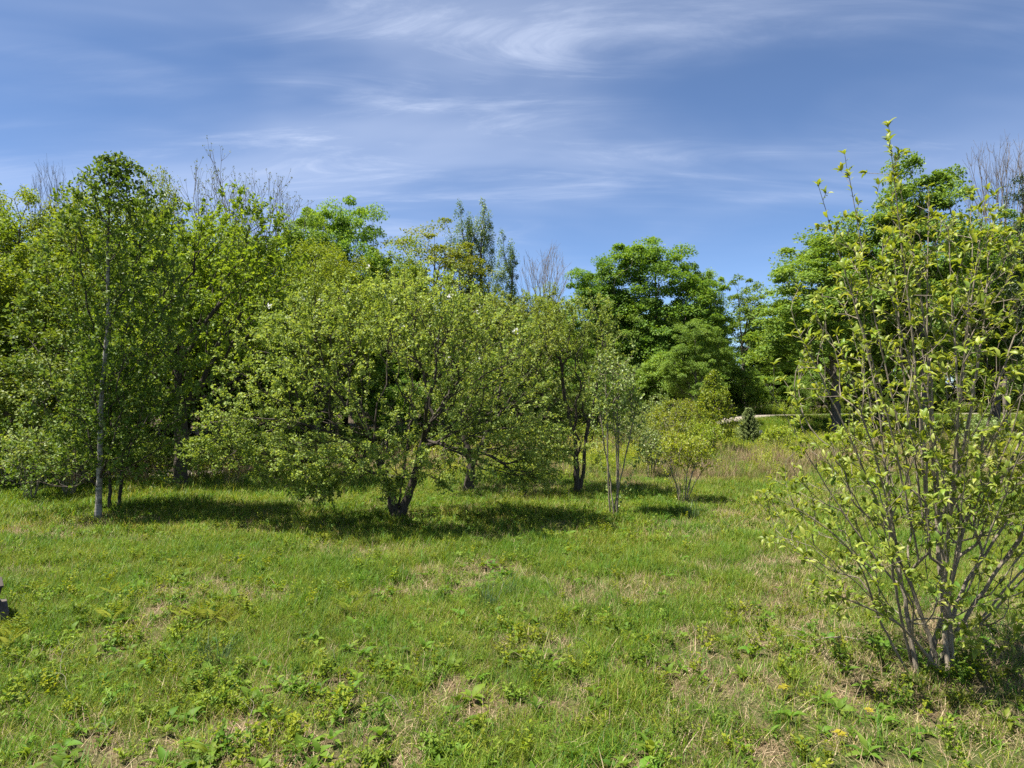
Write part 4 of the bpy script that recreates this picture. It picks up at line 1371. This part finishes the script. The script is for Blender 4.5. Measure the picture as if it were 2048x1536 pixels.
def build_grass():
    rng = np.random.default_rng(401)

    def field(n, ymin, ymax, margin=3.0):
        d = np.sqrt(ymin ** 2 + (ymax ** 2 - ymin ** 2) * rng.random(n))
        x = (rng.random(n) * 2 - 1) * (d * .76 + margin)
        return x, d
    green = [tuft_mesh('tuft', M['grass'], 410 + i, 46, .13, (.05, .17), (.003, .0068), (.02, .65), (.1, 1.0), (.50, .28)) for i in range(5)]
    tall = [tuft_mesh('tuft', M['grass'], 420 + i, 30, .09, (.10, .26), (.0035, .007), (.03, .5), (.2, 1.1), (.4, .26)) for i in range(2)]
    wide = [tuft_mesh('tuft', M['grass'], 430 + i, 34, .17, (.06, .17), (.006, .012), (.02, .6), (.1, .9), (.48, .28)) for i in range(4)]
    straw = [tuft_mesh('straw', M['straw'], 440 + i, 30, .12, (.05, .17), (.002, .005), (.5, 1.5), (.0, .3), (.5, .3)) for i in range(4)]
    P, I, SC_ = [], [], []

    def addset(x, y, i, s, store):
        store[0].append(np.stack([x, y, ground_z(x, y)], 1)); store[1].append(i); store[2].append(s)
    G = ([], [], [])
    x, y = field(34000, 3.2, 10.5)
    sp = straw_patch(x, y)
    k = rng.random(len(x)) > sp * .80
    x, y = x[k], y[k]
    pick = np.where(rng.random(len(x)) < .14 + .25 * (fbm(x, y, .9, 61, 3) > .56), 5 + rng.integers(0, 2, len(x)), rng.integers(0, 5, len(x)))
    addset(x, y, pick, (.65 + .55 * rng.random(len(x))) * (.75 + .5 * fbm(x, y, .5, 71, 3)), G)
    x, y = field(34000, 10.0, 21.5)
    mw = mown(x, y); sp = straw_patch(x, y)
    rdv = road_dist(x, y)
    k = (rng.random(len(x)) < (.25 + .75 * mw)) & (rng.random(len(x)) > sp * .6) & (rdv < -1.6) 
    x, y = x[k], y[k]
    addset(x, y, 7 + rng.integers(0, 4, len(x)), (.8 + .5 * rng.random(len(x))), G)
    # bank and verges of the road
    n = 15000
    i = rng.integers(0, len(ROADC) - 1, n); t = rng.random(n)[:, None]
    c = ROADC[i] * (1 - t) + ROADC[i + 1] * t; tv = ROADC[i + 1] - ROADC[i]; tv = tv / np.linalg.norm(tv, axis=1, keepdims=True)
    off = -(1.7 + 4.5 * rng.random(n) ** 1.3)
    x = c[:, 0] - tv[:, 1] * off; y = c[:, 1] + tv[:, 0] * off
    k = (np.abs(x) < y * .78 + 3) & (y > 12)
    x, y = x[k], y[k]
    addset(x, y, 7 + rng.integers(0, 4, len(x)), (1.2 + .8 * rng.random(len(x))), G)
    p = np.concatenate(G[0]); s = np.concatenate(G[2])
    n = len(p)
    rot = np.stack([rng.normal(size=n) * .10, rng.normal(size=n) * .10, rng.random(n) * 6.283], 1)
    scatter('grass', 'short green meadow grass', green + tall + wide, p, rot, np.repeat(s[:, None], 3, 1) * np.array([1, 1, 1.0]), np.concatenate(G[1]))
    # straw
    x, y = field(26000, 3.2, 17)
    sp = straw_patch(x, y)
    k = rng.random(len(x)) < (.20 + .16 * (1 - sstep(6, 9, y)) + .64 * sp)
    x, y = x[k], y[k]; n = len(x)
    p = np.stack([x, y, ground_z(x, y)], 1)
    rot = np.stack([rng.normal(size=n) * .1, rng.normal(size=n) * .1, rng.random(n) * 6.283], 1)
    scatter('dry_grass', 'dead straw coloured grass lying between the green blades', straw, p, rot, np.repeat((.7 + .7 * rng.random(n))[:, None], 3, 1), rng.integers(0, 4, n))
    # small broad leaves in the sward
    ro = [rosette_mesh('leaflet', M['weed'], 450 + i, 6, .060 + .012 * i, .9, (.3, 1.3)) for i in range(3)] + [sprig_mesh('leaflet', M['sprig' if i else 'weed'], 455 + i, 5, .15, .07, .034, 10) for i in range(2)]
    x, y = field(15000, 3.2, 15)
    k = rng.random(len(x)) < (.25 + .75 * sstep(.40, .60, fbm(x, y, .6, 81, 3))) * (1.15 - .8 * sstep(4.5, 9, y))
    x, y = x[k], y[k]; n = len(x)
    p = np.stack([x, y, ground_z(x, y) + .02], 1)
    rot = np.stack([rng.normal(size=n) * .15, rng.normal(size=n) * .15, rng.random(n) * 6.283], 1)
    scatter('ground_cover', 'small leafy ground cover through the meadow grass', ro, p, rot, np.repeat((.6 + .9 * rng.random(n))[:, None], 3, 1), np.where(rng.random(n) < .6, rng.integers(0, 3, n), 3 + rng.integers(0, 2, n)))
    # rough growth between the mown meadow and the road
    wd = [tuft_mesh('weed', M['straw'], 460 + i, 40, .22, (.25, .65), (.004, .009), (.0, .4), (.0, .5), (.30, .22)) for i in range(2)]
    wd += [tuft_mesh('weed', M['grass'], 465 + i, 46, .22, (.2, .55), (.006, .012), (.0, .4), (.2, .8), (.45, .2)) for i in range(2)]
    wd += [sprig_mesh('weed', M['lime'], 470 + i, 16, .55, .22, .055, 16) for i in range(2)]
    wd += [sprig_mesh('weed', M['weed'], 474 + i, 14, .45, .22, .06, 14) for i in range(2)]
    x, y = field(15000, 14.5, 38, 4)
    rdv = road_dist(x, y)
    k = (mown(x, y) < .55) & (rdv < -1.15 - 1.05 * sstep(9, 13, x)) & ~((rdv > -5.2) & (x > 9) & (rng.random(len(x)) < .9))
    x, y = x[k], y[k]; n = len(x)
    left = sstep(-3, -7, x)
    brown = (fbm(x, y, .35, 91, 3) + .22 * (1 - sstep(18, 24, y)) - .1 * left) > .54
    pick = np.where(brown & (rng.random(n) < .7), rng.integers(0, 2, n), np.where(rng.random(n) < .4, 2 + rng.integers(0, 2, n), np.where(rng.random(n) < .65, 4 + rng.integers(0, 2, n), 6 + rng.integers(0, 2, n))))
    p = np.stack([x, y, ground_z(x, y)], 1)
    rot = np.stack([rng.normal(size=n) * .1, rng.normal(size=n) * .1, rng.random(n) * 6.283], 1)
    s = (.55 + .6 * rng.random(n)) * (.75 + .25 * sstep(17, 21, y) + .5 * (1 - sstep(7, 11, x)) * sstep(-4, -1.5, rdv[k]))
    scatter('rough_grass', 'tall brown and green weeds between the meadow and the road', wd, p, rot, np.repeat(s[:, None], 3, 1), pick)
    # leafy undergrowth on the floor of the wood
    und = [sprig_mesh('undergrowth', M['birch'], 480 + i, 14, .75, .32, .085, 15) for i in range(2)] + [sprig_mesh('undergrowth', M['olive'], 484 + i, 12, .6, .30, .08, 14) for i in range(2)]
    m = 26000
    y = 16 + 36 * rng.random(m); x = (rng.random(m) * 2 - 1) * (y * .78 + 4)
    rdv = road_dist(x, y)
    k = (rdv > 1.1 + .9 * sstep(1, 10, x)) & (rdv < 9) & (rng.random(m) < 1.05 - .09 * rdv)
    x, y = x[k], y[k]; nu = len(x)
    rot = np.stack([rng.normal(size=nu) * .12, rng.normal(size=nu) * .12, rng.random(nu) * 6.283], 1)
    scatter('undergrowth', 'low leafy undergrowth on the floor of the wood beyond the road', und, np.stack([x, y, ground_z(x, y)], 1), rot,
            np.repeat((.5 + 1.0 * rng.random(nu) ** 1.5)[:, None], 3, 1), rng.integers(0, 4, nu))
    print('under', nu, 'grass', sum(len(a) for a in G[0]), 'rough', n)


build_grass()


# ------------------------------------------------------------------ single plants in the foreground
def plant_row(name, label, cat, group, meshes, spots, seed, sc=(.85, 1.25), labels=None):
    rng = np.random.default_rng(seed)
    for i, (px, y) in enumerate(spots):
        loc = at(px, y)
        o = obj(name, meshes[i % len(meshes)], None, loc)
        o.rotation_euler = (0, 0, rng.random() * 6.283)
        s = sc[0] + (sc[1] - sc[0]) * rng.random(); o.scale = (s, s, s)
        tag(o, labels[i] if labels else label, cat, group)


def build_plants():
    rng = np.random.default_rng(501)
    sp = [sprig_mesh('sprig_clump', M['sprig' if i % 3 else 'weed'], 510 + i, 8 + 3 * (i % 4), .14 + .03 * (i % 3), .07 + .03 * (i % 3), .030 + .005 * (i % 4), 13) for i in range(7)]
    spots = [(385, 1375), (425, 1355), (350, 1400), (300, 1420), (1165, 1335), (1105, 1262), (1445, 1440), (1490, 1470), (660, 1400), (690, 1425), (600, 1380), (860, 1440), (1260, 1290), (1285, 1330),
             (1355, 1400), (140, 1420), (560, 1470), (745, 1520), (1210, 1440), (960, 1475), (880, 1500), (1340, 1480), (1620, 1200), (1580, 1225), (1030, 1390), (790, 1360)]
    plant_row('leafy_sprig', 'clump of bright yellow green leafy shoots in the foreground grass', 'plant', 'leafy shoots in the grass', sp, spots, 520, (.6, 1.25))
    ro = [rosette_mesh('rosette', M['weed'], 530 + i, 6 + 2 * (i % 4), .08 + .015 * (i % 4), .55 + .12 * (i % 3), (.3, 1.35)) for i in range(7)]
    spots = [(265, 1500), (330, 1525), (205, 1475), (420, 1510), (150, 1530), (760, 1405), (840, 1370), (905, 1330), (1010, 1480), (1110, 1500), (1300, 1500), (1415, 1530), (1540, 1460), (1600, 1480), (1700, 1460), (1760, 1440), (1650, 1400), (1730, 1500),
             (1900, 1430), (1960, 1410), (2010, 1440), (1990, 1480), (1930, 1520), (1820, 1500), (60, 1500), (2030, 1380), (1850, 1455), (700, 1290), (530, 1420), (1230, 1390), (1480, 1350)]
    plant_row('broad_leaf_weed', 'broad leaved green weed low in the foreground grass', 'plant', 'broad leaved weeds in the grass', ro, spots, 540, (.6, 1.35))
    se = [tuft_mesh('sedge', M['sedge'], 550 + i, 70, .06, (.18, .36), (.003, .005), (.03, .35), (.1, 1.0), (.5, .25)) for i in range(2)]
    plant_row('sedge_tuft', '', 'sedge', None, se, [(1020, 1188), (430, 1322), (1385, 1040), (975, 1215)], 555, (1.2, 1.5),
              ['dark bluish sedge tuft in the middle of the meadow', 'bluish sedge tuft in the left foreground', 'dark grass tuft below the round yellow green shrub', 'small bluish sedge tuft left of the middle sedge tuft'])
    fe = [fern_mesh('fern', 560 + i, 5, .30) for i in range(3)]
    plant_row('fern', 'small yellow green fern standing in the meadow grass', 'fern', 'ferns in the meadow', fe,
              [(395, 1238), (420, 1240), (370, 1235), (718, 1200), (225, 1238), (460, 1245), (25, 1270), (10, 1290), (80, 1180), (700, 1225), (2005, 1125), (1990, 1110), (230, 1190), (650, 1080), (640, 1065)], 565, (.8, 1.1))
    ye = []
    for i in range(2):
        mb = MB(); rg = np.random.default_rng(570 + i)
        tubes(mb, np.array([(0, 0, 0), (.01, 0, .07), (.0, .01, .13)]), np.array([-1, 0, 1]), np.array([.003, .002, .0015]), np.ones(3, bool), 4)
        n = 6; az = np.arange(n) * 2.4
        leaves(mb, np.tile([[0, .01, .12]], (n, 1)) + rsphere(n, rg) * .015, unit(np.stack([np.cos(az), np.sin(az), np.full(n, .15)], 1)), unit(UP + rsphere(n, rg) * .3), .075, rg.random(n), LEAFM)
        ye.append(mb.mesh('yellow_seedling', M['yellow']))
    plant_row('yellow_seedling', '', 'seedling', None, ye, [(1678, 1478), (2008, 1345), (1565, 1392), (1735, 1425)], 575, (.5, .75),
              ['yellow leaved seedling at the bottom right of the meadow', 'bright yellow seedling right of the near shrub foot', 'small yellow seedling left of the bare straw patch', 'yellow seedling at the front of the bare straw patch'])
    # dead stalks
    st = []
    for i in range(3):
        mb = MB(); rg = np.random.default_rng(580 + i)
        n = 7; t = np.linspace(0, 1, n)
        Q = np.stack([.16 * t + .02 * np.sin(5 * t + i), .03 * np.sin(4 * t + i), .02 + (.26 - .1 * i) * t * (1.2 - .5 * t)], 1)
        tubes(mb, Q, np.arange(-1, n - 1), np.linspace(.0018, .001, n), np.ones(n, bool), 5)
        Q2 = Q[3] + np.stack([.06 * t, .05 * t, .08 * t], 1)
        tubes(mb, Q2, np.arange(-1, n - 1), np.linspace(.0012, .0007, n), np.ones(n, bool), 4)
        st.append(mb.mesh('stalk', M['bark_pale'], True))
    plant_row('dead_stalk', 'thin pale dead stalk leaning out of the grass', 'stalk', 'dead stalks in the grass', st,
              [(125, 1345), (160, 1372), (345, 1330), (910, 1200), (235, 1450), (370, 1480), (690, 1330), (1180, 1300), (1050, 1300), (1400, 1390), (520, 1450), (590, 1260), (1120, 1200), (820, 1420), (1690, 1330)], 585, (.7, 1.3))
    # fallen pale branch by the near shrub
    P0 = [at(1840, 1318), at(1775, 1297), at(1690, 1282), at(1615, 1272), at(1575, 1255)]
    P1 = [at(1690, 1282), at(1620, 1284), at(1580, 1280), at(1530, 1276)]
    o0 = np.array(P0[0]); mb = MB()
    for Pp, r0 in ((P0, .006), (P1, .004)):
        Q = catmull(np.array(Pp), 5) - o0; n = len(Q); Q[:, 2] += .05 + .02 * np.sin(np.arange(n) * .8)
        tubes(mb, Q, np.arange(-1, n - 1), np.linspace(r0, .002, n), np.ones(n, bool), 6)
    o = obj('fallen_branch', mb.mesh('fallen_branch', M['bark_pale'], True), None, tuple(o0))
    tag(o, 'thin pale forked branch lying in the grass left of the near shrub foot', 'branch')
    # brown heap of dry stalks left of the big apple trunk, and a brush line further back
    for (px, y, lab) in [(650, 1003, 'brown heap of dry stalks under the left side of the broad apple tree'), (1262, 972, 'brown heap of dry stalks behind the tall pale shrub')]:
        o = obj('dry_stalk_heap', tuft_mesh('dry_stalk_heap', M['straw'], 590, 260, .40, (.15, .42), (.004, .008), (.4, 1.3), (0, .5), (.25, .2)), None, at(px, y))
        tag(o, lab, 'dry stalks')
    # small marker post
    d = 29.5
    root = thing('marker_post', 'small pale marker post in the grass below the road bank', 'marker post', place(1521, d))
    mb = MB(); mb.add(*box(.03, .03, .40)); obj('post', mb.mesh('post', M['wood_grey']), root)
    mb = MB(); v, f = box(.05, .02, .16); v = v + np.array([0, -.027, .27]); mb.add(v, f); obj('plate', mb.mesh('plate', M['paint']), root)


def box(hx, hy, h, taper=1.0, bev=.0):
    b = np.array([(-hx, -hy, 0), (hx, -hy, 0), (hx, hy, 0), (-hx, hy, 0)], float)
    t = b * np.array([taper, taper, 1]) + np.array([0, 0, h])
    return np.concatenate([b, t]), np.array([(0, 3, 2, 1), (4, 5, 6, 7), (0, 1, 5, 4), (1, 2, 6, 5), (2, 3, 7, 6), (3, 0, 4, 7)])


def wood_mat(name, c1, c2):
    m, nt, N, L, out = new_mat(name)
    tc = N.new('ShaderNodeTexCoord'); mp = N.new('ShaderNodeMapping'); mp.inputs['Scale'].default_value = (2, 25, 25)
    L.new(tc.outputs['Object'], mp.inputs[0])
    nz = N.new('ShaderNodeTexNoise'); nz.inputs['Scale'].default_value = 3; nz.inputs['Detail'].default_value = 6
    L.new(mp.outputs[0], nz.inputs['Vector'])
    rp = ramp(N, [(.3, c1), (.7, c2)]); L.new(nz.outputs['Fac'], rp.inputs[0])
    p = N.new('ShaderNodeBsdfPrincipled'); p.inputs['Roughness'].default_value = .8
    L.new(rp.outputs[0], p.inputs['Base Color'])
    b = N.new('ShaderNodeBump'); b.inputs['Strength'].default_value = .4; b.inputs['Distance'].default_value = .005
    L.new(nz.outputs['Fac'], b.inputs['Height']); L.new(b.outputs[0], p.inputs['Normal'])
    L.new(p.outputs[0], out.inputs['Surface'])
    return m


M['wood_dark'] = wood_mat('dark_stained_wood', (.018, .013, .009), (.05, .036, .025))
M['wood_grey'] = wood_mat('weathered_grey_wood', (.045, .036, .027), (.12, .10, .078))
M['paint'] = wood_mat('pale_paint', (.45, .45, .43), (.6, .6, .58))


def build_planter():
    """corner of a dark wooden planter on weathered timbers at the left edge"""
    d = 6.75
    th = .66
    xr = PX(21, d)
    lx, ly = .32, -.25                                        # the front right corner of the timbers
    ox, oy = xr - (lx * math.cos(th) - ly * math.sin(th)), d - (lx * math.sin(th) + ly * math.cos(th))
    root = thing('wooden_planter', 'dark flared wooden planter on weathered timbers at the left edge', 'planter', (ox, oy, gz(ox, oy)), th)

    def bx(name, hx, hy, h, dx, dz, taper, mat, dy=0):
        mb = MB(); v, f = box(hx, hy, h, taper); mb.add(v, f)
        o = obj(name, mb.mesh(name, mat), root, (dx, dy, dz))
        b = o.modifiers.new('bevel', 'BEVEL'); b.width = .006; b.segments = 2
        return o
    bx('timber', .295, .22, .085, 0, -.02, 1.0, M['wood_grey'])
    bx('timber', .32, .25, .085, 0, .068, 1.0, M['wood_grey'])
    bx('base_board', .27, .20, .02, 0, .155, 1.0, M['wood_grey'])
    for i in range(3):
        s = .225 + .014 * i
        o = bx('board', s, s * .72, .062, 0, .177 + .0635 * i, 1.055, M['wood_dark'])
    for sx in (-1, 1):
        bx('rim', .018, .2, .022, sx * .262, .369, 1.0, M['wood_dark'])
    for sy in (-1, 1):
        bx('rim', .243, .018, .022, 0, .3695, 1.0, M['wood_dark'], sy * .182)
    mb = MB(); v, f = box(.23, .16, .01); mb.add(v, f); obj('soil', mb.mesh('soil', M['bark_dark']), root, (0, 0, .362))


build_plants()
build_planter()
